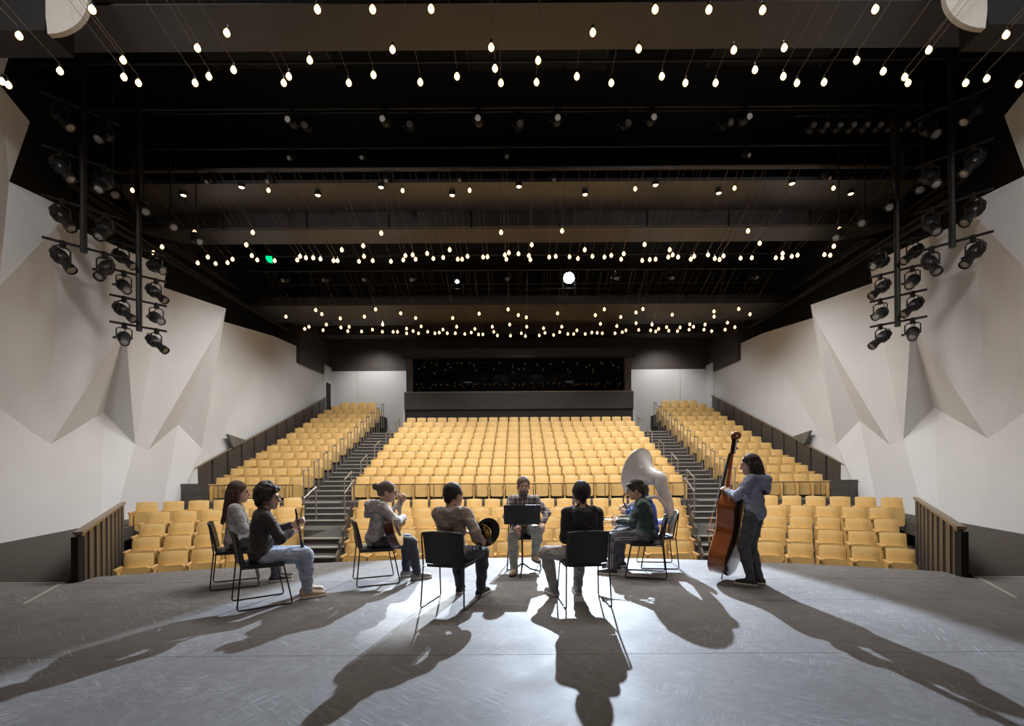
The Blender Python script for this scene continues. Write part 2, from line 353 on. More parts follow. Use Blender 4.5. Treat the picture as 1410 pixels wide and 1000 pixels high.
def at_side(px, py, X, sx):
    py = py - (CX - px) * ROLL; s = (CX - px) / X; return Vector((sx * X, F / s, EYE + (HZ - py) / s))
side_wall(-1); side_wall(1)

# ------------------------------------------------------------------ structure: dark upper shell, back wall, booth
def struct(name, mb, m, label, cat): return tag(mb.build(name, m), label, cat, kind='structure')
struct('ceiling', MB().box((-14, -1, 12.4), (14, 32, 12.6)), M_BLACK, 'black ceiling void above the lights', 'ceiling')
for sx in (-1, 1):
    sd = 'left' if sx < 0 else 'right'
    struct('wall_upper_' + sd, MB().box((min(sx * 13.2, sx * 13.4), 3, 0.5), (max(sx * 13.2, sx * 13.4), 31.4, 12.5)), M_BLACK, 'black upper wall behind the white facets, %s side' % sd, 'wall')
    struct('wall_gallery_' + sd, MB().box((min(sx * 11.95, sx * 13.3), 26.6, 7.2), (max(sx * 11.95, sx * 13.3), 31.4, 10.4)), M_BROWN, 'brown wall above the white wall in the %s back corner' % sd, 'wall')
bw = thing('wall_back', 'white lower back wall either side of the booth', 'wall', kind='structure')
for sx in (-1, 1):
    for (x0, x1) in ((6.3, 10.27), (10.29, 11.95)):
        MB().box((min(sx * x0, sx * x1), 31.0, 2.0), (max(sx * x0, sx * x1), 31.2, 7.55)).build('panel', M_BACKWALL, bw)
    MB().box((min(sx * 11.92, sx * 12.1), 29.9, 2.0), (max(sx * 11.92, sx * 12.1), 31.2, 7.75)).build('panel', M_BACKWALL, bw)
struct('wall_back_upper', MB().box((-13.3, 31.0, 7.55), (13.3, 31.2, 12.5)), M_BROWN, 'dark brown upper back wall above the booth', 'wall')
struct('door_1', MB().box((-12.05, 30.1, 4.45), (-11.88, 30.75, 6.7)), M_BLACK, 'black doorway in the left back corner', 'door')

bt = thing('control_booth', 'dark control booth with wide black window behind the last row', 'booth', (0, 27.0, 3.2))
bt['kind'] = 'structure'
MB().box((-6.36, 0.0, 1.42), (6.36, 0.22, 2.36)).build('parapet', M_CATW, bt)
MB().box((-6.36, 0.12, -0.2), (6.36, 0.3, 1.42)).build('base', M_BLACK, bt)
MB().box((-6.36, 0.0, 2.36), (6.36, 0.34, 2.40)).build('ledge', M_RAILCAP, bt)
MB().box((-6.0, 0.9, 2.40), (6.0, 0.93, 4.35)).build('window_pane', M_GLASSK, bt)
for sx in (-1, 1):
    MB().box((min(sx * 6.0, sx * 6.36), 0.5, 2.40), (max(sx * 6.0, sx * 6.36), 3.9, 4.35)).build('side_wall', M_BROWN, bt)
    MB().box((min(sx * 6.25, sx * 6.45), 0.2, -0.2), (max(sx * 6.25, sx * 6.45), 3.9, 2.36)).build('side_wall', M_BACKWALL, bt)
MB().box((-6.5, 0.3, 4.35), (6.5, 3.9, 4.85)).build('header', M_BLACK, bt)
MB().box((-6.0, 3.5, 2.4), (6.0, 3.8, 4.4)).build('back_panel', M_BLACK, bt)

# ceiling reflector panels
def cloud(label, parts):
    t = thing('ceiling_panel', label, 'ceiling panel', parts[0][0][0]); t['kind'] = 'structure'
    o = Vector(t.location)
    for (pts, th) in parts:
        MB().prism([Vector(p) - o for p in pts], (0, 0, th)).build('panel', M_CLOUD, t)
    return t
c1 = cloud('wide brown ceiling panel nearest the stage at the top', [([(-9.4, 9.35, 9.5), (9.4, 9.35, 9.5), (9.4, 8.42, 9.52), (-9.4, 8.42, 9.52)], 0.12)])
c2 = cloud('wide brown ceiling panel across the middle of the hall', [([(-11.7, 15.3, 9.5), (11.7, 15.3, 9.5), (11.4, 13.75, 9.52), (-11.4, 13.75, 9.52)], 0.1)])
xsj = [-11.87, -9.27, -6.63, -4.04, -1.46, 1.3, 4.06, 6.63, 9.2, 11.8]
t = thing('ceiling_fascia', 'row of upright brown fascia panels under the middle ceiling panel', 'ceiling panel', (0, 15.3, 9.02)); t['kind'] = 'structure'
for i in range(9): MB().box((xsj[i] + 0.03, 0, 0), (xsj[i + 1] - 0.03, 0.05, 0.48)).build('panel', M_CLOUD, t)
MB().box((-11.9, 0.06, 0), (11.9, 0.09, 0.48)).build('backing', M_BLACK, t)
c3 = cloud('lower brown ceiling strip behind the middle panels', [([(-10.9, 16.5, 9.06), (10.9, 16.5, 9.06), (11.7, 16.1, 9.05), (12.1, 15.42, 9.02), (-12.1, 15.42, 9.02), (-11.7, 16.1, 9.05)], 0.1)])
# black borders behind the panels
struct('trim_3', MB().box((-13, 8.2, 9.55), (13, 8.4, 12.4)), M_CLOTHBK, 'black border cloth in front of the first ceiling panel', 'trim')
struct('trim_4', MB().box((-13, 16.6, 9.2), (13, 16.7, 12.4)), M_BLACK, 'black border behind the middle ceiling panels', 'trim')
for (i, (y, z0, z1, m)) in enumerate([(22.0, 8.75, 9.15, M_CATW), (25.6, 9.15, 9.5, M_CATW), (29.0, 9.3, 9.8, M_CATW)]):
    t = thing('catwalk', ['brown lighting catwalk spanning the hall near the spotlight', 'brown catwalk beam beyond the spotlight', 'farthest catwalk beam near the back wall'][i], 'catwalk', (0, y, z0)); t['kind'] = 'structure'
    MB().box((-12.2, 0, 0), (12.2, 2.5 if i == 0 else 0.9, 0.07)).build('deck', m, t); MB().box((-12.2, -0.06, 0.0), (12.2, 0.0, z1 - z0)).build('fascia', m, t)
    MB().tube([(-12.2, -0.03, z1 - z0 + 0.55), (12.2, -0.03, z1 - z0 + 0.55)], 0.025, 6).build('rail', M_PIPE, t)
for sx in (-1, 1):
    for (q, (x, z)) in enumerate(((12.25, 9.0), (12.6, 9.75))):
        t = thing('catwalk_rail', 'dark sloping catwalk rail along the %s wall, %s' % ('left' if sx < 0 else 'right', ('lower', 'upper')[q]), 'rail', (sx * x, 13.6, z)); t['kind'] = 'structure'
        MB().tube([(0, 0, 0), (sx * 0.5, 14.5, 0.0)], 0.05, 6).build('tube', M_PIPEB, t)
        MB().box((-0.04, 0, -0.34), (0.04, 12.4, -0.20)).build('beam', M_CATW, t)

# bronze guard walls
def guard_front(sx):
    sd = 'left' if sx < 0 else 'right'
    P0 = Vector((sx * 5.92, 6.52, 0)); P1 = Vector((sx * 9.85, 12.1, 0)); d = (P1 - P0); L = d.length; d.normalize(); nrm = Vector((-d.y, d.x, 0))
    t = thing('guard_wall', 'bronze panelled guard wall beside the front seats, %s of the stage' % sd, 'guard wall', P0); t['kind'] = 'structure'
    n = 9
    for i in range(n):
        a = d * (L * (i + 0.06) / n); b = d * (L * (i + 0.60) / n)
        MB().prism([a + nrm * 0.03 + Vector((0, 0, -1.15)), b + nrm * 0.03 + Vector((0, 0, -1.15)), b + nrm * 0.03 + Vector((0, 0, 0.62)), a + nrm * 0.03 + Vector((0, 0, 0.62))], nrm * -0.06).build('panel', M_PANEL, t)
    MB().prism([Vector((0, 0, -1.15)) + nrm * 0.012, d * L + Vector((0, 0, -1.15)) + nrm * 0.012, d * L + Vector((0, 0, 0.61)) + nrm * 0.012, Vector((0, 0, 0.61)) + nrm * 0.012], nrm * -0.024).build('backing', M_BLACK, t)
    MB().prism([nrm * 0.05 + Vector((0, 0, 0.62)), d * L + nrm * 0.05 + Vector((0, 0, 0.62)), d * L - nrm * 0.05 + Vector((0, 0, 0.62)), nrm * -0.05 + Vector((0, 0, 0.62))], (0, 0, 0.045)).build('cap', M_RAILCAP, t)
    MB().box((-0.05, -0.05, -0.06), (0.05, 0.05, 0.6)).build('post', M_BLACK, t)
def guard_raised(sx):
    sd = 'left' if sx < 0 else 'right'
    t = thing('guard_wall', 'bronze panelled wall climbing beside the raised seats at the %s' % sd, 'guard wall', (sx * 12.25, 17.35, 0)); t['kind'] = 'structure'
    n = 13; L = 12.6
    def zt(y): return 1.12 + y * 0.366
    for i in range(n):
        y0 = L * i / n + 0.03; y1 = L * (i + 1) / n - 0.09; dx = -sx * 0.028
        MB().prism([(dx * y0, y0, zt(y0) - 1.35), (dx * y1, y1, zt(y1) - 1.35), (dx * y1, y1, zt(y1)), (dx * y0, y0, zt(y0))], (-sx * 0.05, 0, 0)).build('panel', M_PANEL, t)
    dx = -sx * 0.028
    MB().prism([(0, 0, zt(0) - 1.35), (dx * L, L, zt(L) - 1.35), (dx * L, L, zt(L) - 0.01), (0, 0, zt(0) - 0.01)], (sx * 0.03, 0, 0)).build('backing', M_BLACK, t)
    MB().prism([(0, 0, zt(0)), (dx * L, L, zt(L)), (dx * L, L, zt(L) + 0.04), (0, 0, zt(0) + 0.04)], (-sx * 0.09, 0, 0)).build('cap', M_RAILCAP, t)
    MB().box((min(-sx * 1.15, 0), -0.05, -0.5), (max(-sx * 1.15, 0), 0.0, 0.92)).build('front_panel', M_PANEL, t)
    MB().box((-0.06, -0.08, -0.5), (0.06, 0.04, 1.16)).build('post', M_BLACK, t)
for sx in (-1, 1): guard_front(sx); guard_raised(sx)

# ------------------------------------------------------------------ seats
def seat_meshes():
    mb = MB(); tilt = Matrix.Translation((0, 0.02, 0.46)) @ Matrix.Rotation(-0.16, 4, 'X')
    # backrest: padded slab with a slightly curved, rounded top
    W, H = 0.243, 0.40; nx, nz = 6, 5; vs = []; fs = []
    for side in (0, 1):
        for iz in range(nz + 1):
            for ix in range(nx + 1):
                u = -1 + 2 * ix / nx; v = iz / nz
                x = u * W * (1 - 0.02 * v); z = v * H - 0.012 * (v ** 3) * u * u
                edge = max(abs(u) ** 8, (2 * abs(v - 0.5)) ** 8)
                y = (-0.045 + 0.028 * edge - 0.012 * (1 - u * u)) if side == 0 else (0.045 - 0.022 * edge)
                vs.append(tilt @ Vector((x, y, z)))
    s = (nx + 1) * (nz + 1)
    for iz in range(nz):
        for ix in range(nx):
            a = iz * (nx + 1) + ix; fs.append((a, a + 1, a + nx + 2, a + nx + 1)); fs.append((s + a, s + a + nx + 1, s + a + nx + 2, s + a + 1))
    for ix in range(nx):
        a = ix; fs.append((a, s + a, s + a + 1, a + 1)); a = nz * (nx + 1) + ix; fs.append((a, a + 1, s + a + 1, s + a))
    for iz in range(nz):
        a = iz * (nx + 1); fs.append((a, a + nx + 1, s + a + nx + 1, s + a)); a += nx; fs.append((a, s + a, s + a + nx + 1, a + nx + 1))
    mb.add(vs, fs); back = mb.mesh('backrest', M_TAN, True)
    T2 = Matrix.Translation((0, -0.10, 0.10)) @ Matrix.Rotation(-0.07, 4, 'X')
    pan = MB().rbox((-0.225, -0.055, 0.0), (0.225, 0.055, 0.50), 0.07, 1, 4, T2).mesh('folded_seat', M_TANP, False)
    arm = MB().rbox((-0.03, -0.34, 0.575), (0.03, 0.06, 0.615), 0.018, 2, 2).mesh('armrest', M_WOOD, False)
    leg = MB().box((-0.022, -0.27, 0.0), (0.022, 0.06, 0.575)).mesh('side_panel', M_TANP, False)
    return back, pan, arm, leg
SB, SP, SA, SL = seat_meshes()
PITCH = 0.555
seats = []                                    # (distance, x, y, z, rz, label, group, last)
def row(cxs, y_of, z, rz, label_fn, group):
    n = len(cxs)
    for i, x in enumerate(cxs): seats.append((x, y_of(x), z, rz, label_fn(i, n), group, i == n - 1))
RN = ['front row', 'second row', 'third row', 'fourth row', 'fifth row']
for i in range(5):                            # lower centre block
    half = xin(OD[i]) - 0.16; n = int((2 * half) / PITCH); p = 2 * half / n; off = 0.0
    row([-half + p * (j + 0.5) for j in range(n)], lambda x, D=OD[i]: D, OZ[i], 0.0,
        lambda j, n, i=i: 'tan seat, %s from the left in the %s of the lower centre block' % (nth(j), RN[i]), 'lower centre seats')
TH = math.radians(22)
for sx in (-1, 1):                            # lower side blocks, turned towards the stage
    sd = 'left' if sx < 0 else 'right'
    e0 = Vector((7.93, 9.68)); along = Vector((-math.cos(TH), math.sin(TH))); back = Vector((math.sin(TH), math.cos(TH)))
    for i in range(5):
        o = e0 + back * (0.95 * i) + along * (-0.14 * i - 0.02)
        if i == 4: o = o - along * 0.35
        n = [6, 6, 6, 6, 7][i]
        for j in range(n):
            q = o + along * (0.59 * (j + 0.5))
            if q.x < xout(q.y) + 0.2: continue
            lab = 'tan seat, %s from the outer end in the %s of the lower %s block' % (nth(j), RN[i], sd)
            seats.append((sx * q.x, q.y, OZ[i] + 0.10 + 0.01 * i, -sx * TH, lab, 'lower %s seats' % sd, j == n - 1))
def rown(k): return 'front row' if k == 0 else nth(k) + ' row'
for k in range(10):
    n = 22; half = 6.1; p = 2 * half / n
    row([-half + p * (j + 0.5) for j in range(n)], lambda x, k=k: rowD(k), rowZ(k), 0.0,
        lambda j, n, k=k: 'tan seat, %s from the left in the %s of the raised centre block' % (nth(j), rown(k)), 'raised centre seats')
for sx in (-1, 1):
    sd = 'left' if sx < 0 else 'right'
    for k in range(14):
        n = 6; x0 = 7.95
        if k >= 12: n = 5; x0 = 8.45
        if k == 13: n = 4; x0 = 8.75
        row([sx * (x0 + 0.56 * (j + 0.5)) for j in range(n)], lambda x, k=k: rowD(k), rowZ(k), 0.0,
            lambda j, n, k=k, sd=sd: 'tan seat, %s from the aisle in the %s of the raised %s block' % (nth(j), rown(k), sd), 'raised %s seats' % sd)
seats.sort(key=lambda s: s[1])
for (x, y, z, rz, lab, grp, last) in seats[:300]:
    t = thing('theatre_seat', lab, 'seat', (x, y, z), rz, grp)
    t.rotation_euler.z += 0.0
    link('backrest', SB, t); link('folded_seat', SP, t)
    for q in ([-1, 1] if last else [-1]):
        l = link('side_panel', SL, t); l.location.x = q * 0.28
        a = link('armrest', SA, l)
mb = MB()
def add_mesh(mb, me, T): mb.add([T @ v.co for v in me.vertices], [tuple(p.vertices) for p in me.polygons])
rest_b = []; BM = {}
mbs = {'back': MB(), 'arm': MB()}
for (x, y, z, rz, lab, grp, last) in seats[300:]:
    T = Matrix.Translation((x, y, z)) @ Matrix.Rotation(rz, 4, 'Z')
    add_mesh(mbs['back'], SB, T); add_mesh(mbs['back'], SP, T)
    T2 = T @ Matrix.Translation((-0.28, 0, 0)); add_mesh(mbs['arm'], SA, T2); add_mesh(mbs['arm'], SL, T2)
fs = thing('theatre_seats', 'tan seats filling the far upper rows in front of the booth and back walls', 'seats', (0, 26, 3), kind='stuff')
for q, m in (('back', M_TAN), ('arm', M_TANP)):
    o = mbs[q].build('far_seat_' + ('cushions' if q == 'back' else 'arms'), m, fs, True); o.location = (0, -26, -3); o['kind'] = 'stuff'

# handrails
def hoop(x, y, z, run, rise, h, label, group):
    t = thing('handrail', label, 'handrail', (x, y, z), group=group)
    for (yy, zz) in ((0, 0), (run, rise)):
        MB().tube([(0, yy, zz - 0.3), (0, yy, zz + h - 0.02)], 0.024, 6).build('post', M_STEEL, t)
    MB().tube([(0, -0.02, h - 0.02), (0, run + 0.02, rise + h)], 0.026, 6).build('top_rail', M_STEEL, t)
for sx in (-1, 1):
    sd = 'left' if sx < 0 else 'right'
    for k in range(12):
        hoop(sx * 7.8, rowD(k) - 0.45, rowZ(k) + 0.05, 0.42, 0.06, 1.06, 'slim steel handrail hoop beside the %s row of the raised %s seats' % ('front' if k == 0 else nth(k), sd), 'aisle handrails %s' % sd)
    for k in (0, 2, 4, 6, 8):
        hoop(sx * 6.22, rowD(k) - 0.75, rowZ(k) - 0.1, 0.75, 0.27, 0.88, 'sloping steel handrail by the %s row of the centre seats, %s aisle' % ('front' if k == 0 else nth(k), sd), 'centre handrails %s' % sd)
    hoop(sx * (xin(16.0) + 0.2), 15.8, -0.3, 0.9, 0.40, 0.95, 'sloping steel handrail on the middle flight of the %s aisle, inner side' % sd, 'flight handrails')
    hoop(sx * (xout(15.2) + 0.15), 15.0, -0.4, 0.9, 0.30, 0.95, 'sloping steel handrail on the middle flight of the %s aisle, outer side' % sd, 'flight handrails')
    t = thing('aisle_newel', 'dark bronze end panels stepping up beside the %s lower aisle' % sd, 'guard wall', (sx * (xin(11.3) - 0.02), 11.0, -1.17)); t['kind'] = 'structure'
    for i in range(5):
        y = i * 0.9; x = sx * (0.267 * y)
        MB().prism([(x, y, -0.05), (x + sx * 0.22, y + 0.8, -0.05), (x + sx * 0.22, y + 0.8, 0.66 + 0.19 * i), (x, y, 0.62 + 0.19 * i)], (-sx * 0.05, 0, 0)).build('panel', M_PANEL, t)
    # thin guard rail in front of the first raised side row
t = thing('guard_rail', 'thin dark guard rail in front of the first raised centre row', 'rail', (0, 17.05, 0.26))
MB().box((-6.05, -0.015, 0.585), (6.05, 0.015, 0.615)).build('top_bar', M_PIPEB, t)
for i in range(9): MB().tube([(-6.0 + 1.5 * i, 0, -0.02), (-6.0 + 1.5 * i, 0, 0.59)], 0.014, 6).build('post', M_PIPEB, t)
for sx in (-1, 1):
    sd = 'left' if sx < 0 else 'right'
    t = thing('guard_rail', 'thin dark guard rail in front of the first raised %s row' % sd, 'rail', (sx * 9.9, 17.05, 0.26))
    MB().box((-2.0, -0.015, 0.585), (2.0, 0.015, 0.615)).build('top_bar', M_PIPEB, t)
    for i in range(4): MB().tube([(-1.95 + 1.3 * i, 0, -0.02), (-1.95 + 1.3 * i, 0, 0.59)], 0.014, 6).build('post', M_PIPEB, t)

# ------------------------------------------------------------------ rigging overhead
def pipe(label, p0, p1, r, m, cat='pipe', group=None, hangers=()):
    p0 = Vector(p0); t = thing('lighting_batten', label, cat, p0, group=group)
    MB().tube([(0, 0, 0), Vector(p1) - p0], r, 8).build('tube', m, t)
    for h in hangers: MB().tube([Vector((h, 0, 0)), Vector((h, 0, 12.4 - p0.z))], 0.012, 5).build('hanger', M_PIPE, t)
    return t
BAT = [(12.2, 10.49, 0.03, 'nearest'), (12.9, 10.9, 0.03, 'second'), (13.2, 10.15, 0.03, 'third'), (13.45, 9.72, 0.06, 'lowest thick brown')]
for (y, z, r, nm) in BAT:
    pipe('%s horizontal lighting batten in the black void above mid hall' % nm, (-11.5, y, z), (11.5, y, z), r, M_PIPEB if r > 0.05 else M_PIPE, 'batten', hangers=(2.5, 7.6, 12.7, 17.8, 21.5))
for (i, (y, z)) in enumerate(((10.6, 10.9), (11.3, 10.9), (19.4, 9.9), (20.4, 9.7), (23.2, 9.9))):
    pipe('%s crosswise grid pipe high in the black ceiling void' % nth(i), (-11.8, y, z), (11.8, y, z), 0.035, M_PIPE, 'batten')
# boxes of dark ducts in the void
for (i, (x0, x1, y, z)) in enumerate(((-7.5, -4.6, 11.4, 11.5), (-1.2, 2.2, 11.6, 11.6), (4.8, 7.6, 11.4, 11.5))):
    t = thing('ceiling_duct', ['dark square duct in the void, left', 'dark square duct in the void, centre', 'dark square duct in the void, right'][i], 'duct', (x0, y, z))
    MB().box((0, 0, 0), (x1 - x0, 0.8, 0.7)).build('duct_body', M_BLACK, t); MB().box((-0.04, -0.04, 0.0), (0.02, 0.84, 0.74)).build('flange', M_PIPEB, t); MB().box((x1 - x0 - 0.02, -0.04, 0.0), (x1 - x0 + 0.04, 0.84, 0.74)).build('flange', M_PIPEB, t)

# white curved baffles at the two top corners
for sx in (-1, 1):
    t = thing('curved_baffle', 'pale curved sound baffle hanging at the top %s corner' % ('left' if sx < 0 else 'right'), 'baffle', (sx * 7.45, 7.75, 8.98))
    pts = []
    for i in range(9):
        a = PI / 2 * i / 8; pts.append((-sx * (0.62 * math.cos(a) - 0.0), -0.3 * 0, -0.02 - 0.52 * math.sin(a)))
    MB().prism([Vector((sx * 0.18, 0, 0.9))] + [Vector((-sx * 0.62, 0, 0.9))] + [Vector(p) for p in pts] + [Vector((sx * 0.02, 0, -0.54))], (0, 0.08, 0)).build('shell', mat('baffle_paint', (0.5, 0.47, 0.43), 0.6, noise=0.05), t)
    MB().box((min(0.05 * sx, sx * 1.5), -0.02, -0.5), (max(0.05 * sx, sx * 1.5), 0.5, 0.9)).build('cabinet', M_BLACK, t)

# ellipsoidal stage lights
def stage_light(loc, d, label, group, scale=1.0, glow=None):
    """hangs from a pipe at loc, lens pointing along d"""
    t = thing('stage_light', label, 'stage light', loc, group=group)
    s = scale; d = Vector(d).normalized(); c = Vector((0, 0, -0.34 * s))
    side = d.cross(Vector((0, 0, 1)));
    if side.length < 1e-3: side = Vector((1, 0, 0))
    side.normalize()
    MB().box((-0.035 * s, -0.04 * s, -0.10 * s), (0.035 * s, 0.04 * s, 0.05 * s)).build('clamp', M_BLACKMET, t)
    y = [c + side * 0.15 * s, c + side * 0.15 * s + Vector((0, 0, 0.22 * s)), c + side * 0.10 * s + Vector((0, 0, 0.26 * s)), c - side * 0.10 * s + Vector((0, 0, 0.26 * s)), c - side * 0.15 * s + Vector((0, 0, 0.22 * s)), c - side * 0.15 * s]
    MB().tube(y, 0.016 * s, 6).build('yoke', M_BLACKMET, t)
    T = aim(c, d)
    b = MB().lathe([(0.06 * s, -0.30 * s), (0.105 * s, -0.28 * s), (0.12 * s, -0.18 * s), (0.135 * s, -0.05 * s), (0.12 * s, 0.0), (0.085 * s, 0.04 * s)], T, 14).build('lamp_body', M_BLACKMET, t, True)
    for q in range(3): MB().lathe([(0.138 * s, -0.05 * s - 0.06 * s * q), (0.142 * s, -0.04 * s - 0.06 * s * q), (0.138 * s, -0.03 * s - 0.06 * s * q)], T, 12).build('cooling_fin', M_BLACKMET, b)
    MB().lathe([(0.085 * s, 0.03 * s), (0.085 * s, 0.22 * s), (0.105 * s, 0.23 * s), (0.105 * s, 0.33 * s), (0.09 * s, 0.34 * s), (0.09 * s, 0.30 * s), (0.0, 0.29 * s)], T, 14).build('lens_barrel', M_BLACKMET, t, True)
    MB().lathe([(0.0, 0.285 * s), (0.082 * s, 0.305 * s), (0.0, 0.325 * s)], T, 14).build('lens', M_LENS if glow is None else glow, t, True)
    MB().tube([c + side * 0.15 * s, c + side * 0.22 * s], 0.03 * s, 6).build('knob', M_BLACKMET, t)
    MB().tube([c - d * 0.3 * s, c - d * 0.36 * s + Vector((0, 0, 0.05 * s)), Vector((0.08 * s, 0, -0.05 * s))], 0.01 * s, 5).build('cable', M_BLACKMET, t)
    return t
def ladder(sx, X, D, levels, ztop, zbot, label, sd, w=0.62):
    t = thing('lighting_ladder', label, 'lighting ladder', (sx * X, D, zbot), kind=None)
    MB().tube([(0, 0, 0), (0, 0, ztop - zbot)], 0.065, 8).build('pole', M_BLACKMET, t)
    dv = Vector((sx * 0.62, -0.78, 0)).normalized()
    for z in levels:
        MB().tube([dv * w + Vector((0, 0, z - zbot)), -dv * w + Vector((0, 0, z - zbot))], 0.03, 8).build('crossbar', M_BLACKMET, t)
    return dv
for sx in (-1, 1):
    sd = 'left' if sx < 0 else 'right'
    zl = [6.77 + 0.0, 6.10, 5.43, 4.76]
    X2, D2 = 9.5, 12.19
    dv = ladder(sx, X2, D2, [7.0, 6.33, 5.70, 5.05], 12.3, 4.93, 'slim black lighting ladder with crossbars before the %s wall, farther one' % sd, sd, 0.58)
    for i, z in enumerate((7.0, 6.33, 5.70, 5.05)):
        for q, off in ((0, 0.30), (1, -0.36)):
            p = Vector((sx * X2, D2, z)) + dv * off + Vector((0, 0, -0.02))
            d = Vector((-sx * (0.55 + 0.25 * q), -0.35 - 0.1 * i, -0.42)) if (i + q) % 2 else Vector((-sx * 0.8, -0.1, -0.62))
            stage_light(p, d, 'black spotlight on the far %s ladder, %s bar from the top, %s side' % (sd, nth(i), ('outer', 'inner')[q]), 'spotlights on the far %s ladder' % sd)
    X1, D1 = 9.55, 10.7
    lv = [9.4, 8.3, 7.25, 6.36]
    dv = ladder(sx, X1, D1, lv, 12.3, 6.25, 'slim black lighting ladder with crossbars before the %s wall, nearer one' % sd, sd, 0.66)
    for i, z in enumerate(lv):
        for q, off in ((0, 0.34), (1, -0.36)):
            p = Vector((sx * X1, D1, z)) + dv * off + Vector((0, 0, -0.02))
            d = Vector((-sx * (0.6 if q == 0 else 0.15), -0.1 - 0.5 * q, -0.65))
            stage_light(p, d, 'black spotlight on the near %s ladder, %s bar from the top, %s side' % (sd, nth(i), ('outer', 'inner')[q]), 'spotlights on the near %s ladder' % sd, 1.05)
    for i in range(4):
        p = (sx * (9.9 - 0.35 * i), 11.9 + 0.5 * i, 8.6 - 0.15 * i)
        q = stage_light(p, (-sx * 0.6, -0.5, -0.5), 'dark spotlight in the dim cluster above the %s ladders, %s from the wall' % (sd, nth(i)), 'dim spotlights %s' % sd)
        MB().tube([(0, 0, 0), (0, 0, 12.4 - p[2])], 0.02, 6).build('drop_pipe', M_PIPE, q)
# wash lights along the battens
M_LED = mat('led_face', (0.5, 0.47, 0.44), 0.25, noise=0.7, nscale=90, emit=(1.0, 0.9, 0.8), estr=0.12)
def bx(px, y): return (px - CX) * y / F
for i, px in enumerate((405, 533, 662, 770, 900, 1029)):
    stage_light((bx(px, 12.2), 12.2, 10.45), (0.0, -1, -0.42), 'small wash light with a pale lens on the upper batten, %s from the left' % nth(i), 'pale wash lights', 0.85, M_LED)
for i, px in enumerate((426, 568, 717, 863, 1001)):
    stage_light((bx(px, 12.9), 12.9, 10.86), (0.15, -1, -0.5), 'dark wash light on the upper batten, %s from the left' % nth(i), 'dark wash lights', 1.0)
pipe('short pipe carrying the close row of lamps at upper right', (7.2, 12.6, 10.52), (11.2, 12.6, 10.52), 0.03, M_PIPE, 'batten', hangers=(0.3, 3.7))
for i in range(10):
    stage_light((bx(1120 + 18.2 * i, 12.6), 12.6, 10.48), (-0.3, -1, -0.35), 'dark lamp in the close row at upper right, %s from the left' % nth(i), 'close row of lamps', 0.8)
for i, px in enumerate((290, 373, 535, 635, 764, 1140)):
    stage_light((bx(px, 13.45), 13.45, 9.66), (0.1, -0.8, -0.8), 'small lamp hanging from the brown batten, %s from the left' % nth(i), 'lamps on the brown batten', 0.62)
for i, px in enumerate((403, 502, 700, 1030)):
    stage_light((bx(px, 13.2), 13.2, 10.12), (0.1, -0.8, -0.6), 'small lamp on the pipe above the brown batten, %s from the left' % nth(i), 'lamps above the brown batten', 0.62)
for i, px in enumerate((395, 450, 505, 570, 700, 850, 925, 1040)):
    stage_light((bx(px, 20.4), 20.4, 9.66), (0, -0.9, -0.5), 'dark lamp on the far catwalk pipe, %s from the left' % nth(i), 'lamps on the far catwalk', 0.9)

# the two lit profile spots
for (c, px, py, D, r, lab) in ((KEY, 785, 383, 24.0, 0.26, 'blazing white spotlight high on the catwalk, right of centre'), (KEY2, 631, 388, 24.0, 0.075, 'small bright white spotlight high on the catwalk, left of centre')):
    p = at(px, py, D); d = Vector((0.1, 5, 0.2)) - p; d.normalize()
    t = thing('follow_spot', lab, 'spotlight', p)
    k = r / 0.11
    MB().lathe([(0.10, -0.75), (0.16, -0.72), (0.18, -0.35), (0.13, -0.2), (0.13, -0.06), (0.125, -0.06)] if k < 2 else [(0.2, -0.9), (0.3, -0.85), (0.34, -0.4), (0.27, -0.2), (0.27, -0.04), (0.26, -0.04)], aim((0, 0, 0), d), 18).build('housing', M_BLACKMET, t, True)
    MB().lathe([(0.0, 0.03), (r * 0.8, 0.02), (r, -0.02)], aim((0, 0, 0), d), 20).build('lens', M_KEYGLOW, t, True)
    MB().tube([Vector((-0.3, 0.1, -0.1)), Vector((-0.3, 0.1, -0.75)), Vector((0.3, 0.1, -0.75)), Vector((0.3, 0.1, -0.1))], 0.03, 6).build('yoke', M_BLACKMET, t)
    MB().tube([(0, 0.1, -0.75), (0, 0.1, 8.8 - p.z)], 0.035, 8).build('stand', M_BLACKMET, t)

# green exit sign
p = at(372, 357, 17.6)
t = thing('exit_sign', 'small glowing green exit sign under the ceiling, left', 'exit sign', p)
MB().box((-0.14, 0.02, -0.14), (0.14, 0.08, 0.14)).build('case', M_BLACK, t)
MB().prism([(-0.12, 0.018, 0.13), (0.10, 0.018, 0.11), (0.12, 0.018, -0.14), (-0.02, 0.018, -0.10), (-0.12, 0.018, 0.02)], (0, 0.01, 0)).build('lit_face', M_GREEN, t)
MB().tube([(0, 0.05, 0.14), (0, 0.05, 12.4 - p.z)], 0.015, 6).build('hanger', M_PIPE, t)

# recessed down lamps
DL = [(142, 258), (255, 269), (335, 258), (440, 269), (527, 258), (625, 269), (717, 257), (808, 268), (905, 255), (992, 266), (1093, 253), (1174, 267), (1283, 255)]
for i, (px, py) in enumerate(DL):
    p = atz(px, py, 9.42)
    t = thing('down_lamp', 'bright down lamp at the near edge of the middle ceiling panels, %s from the left' % nth(i), 'down lamp', p, group='down lamps')
    MB().lathe([(0.09, 0.10), (0.095, 0.0), (0.075, -0.01), (0.075, 0.03)], None, 14).build('rim', M_BLACKMET, t, True)
    MB().lathe([(0.0, -0.02), (0.055, -0.012), (0.074, 0.01)], None, 14).build('lamp_face', M_DOWN, t, True)

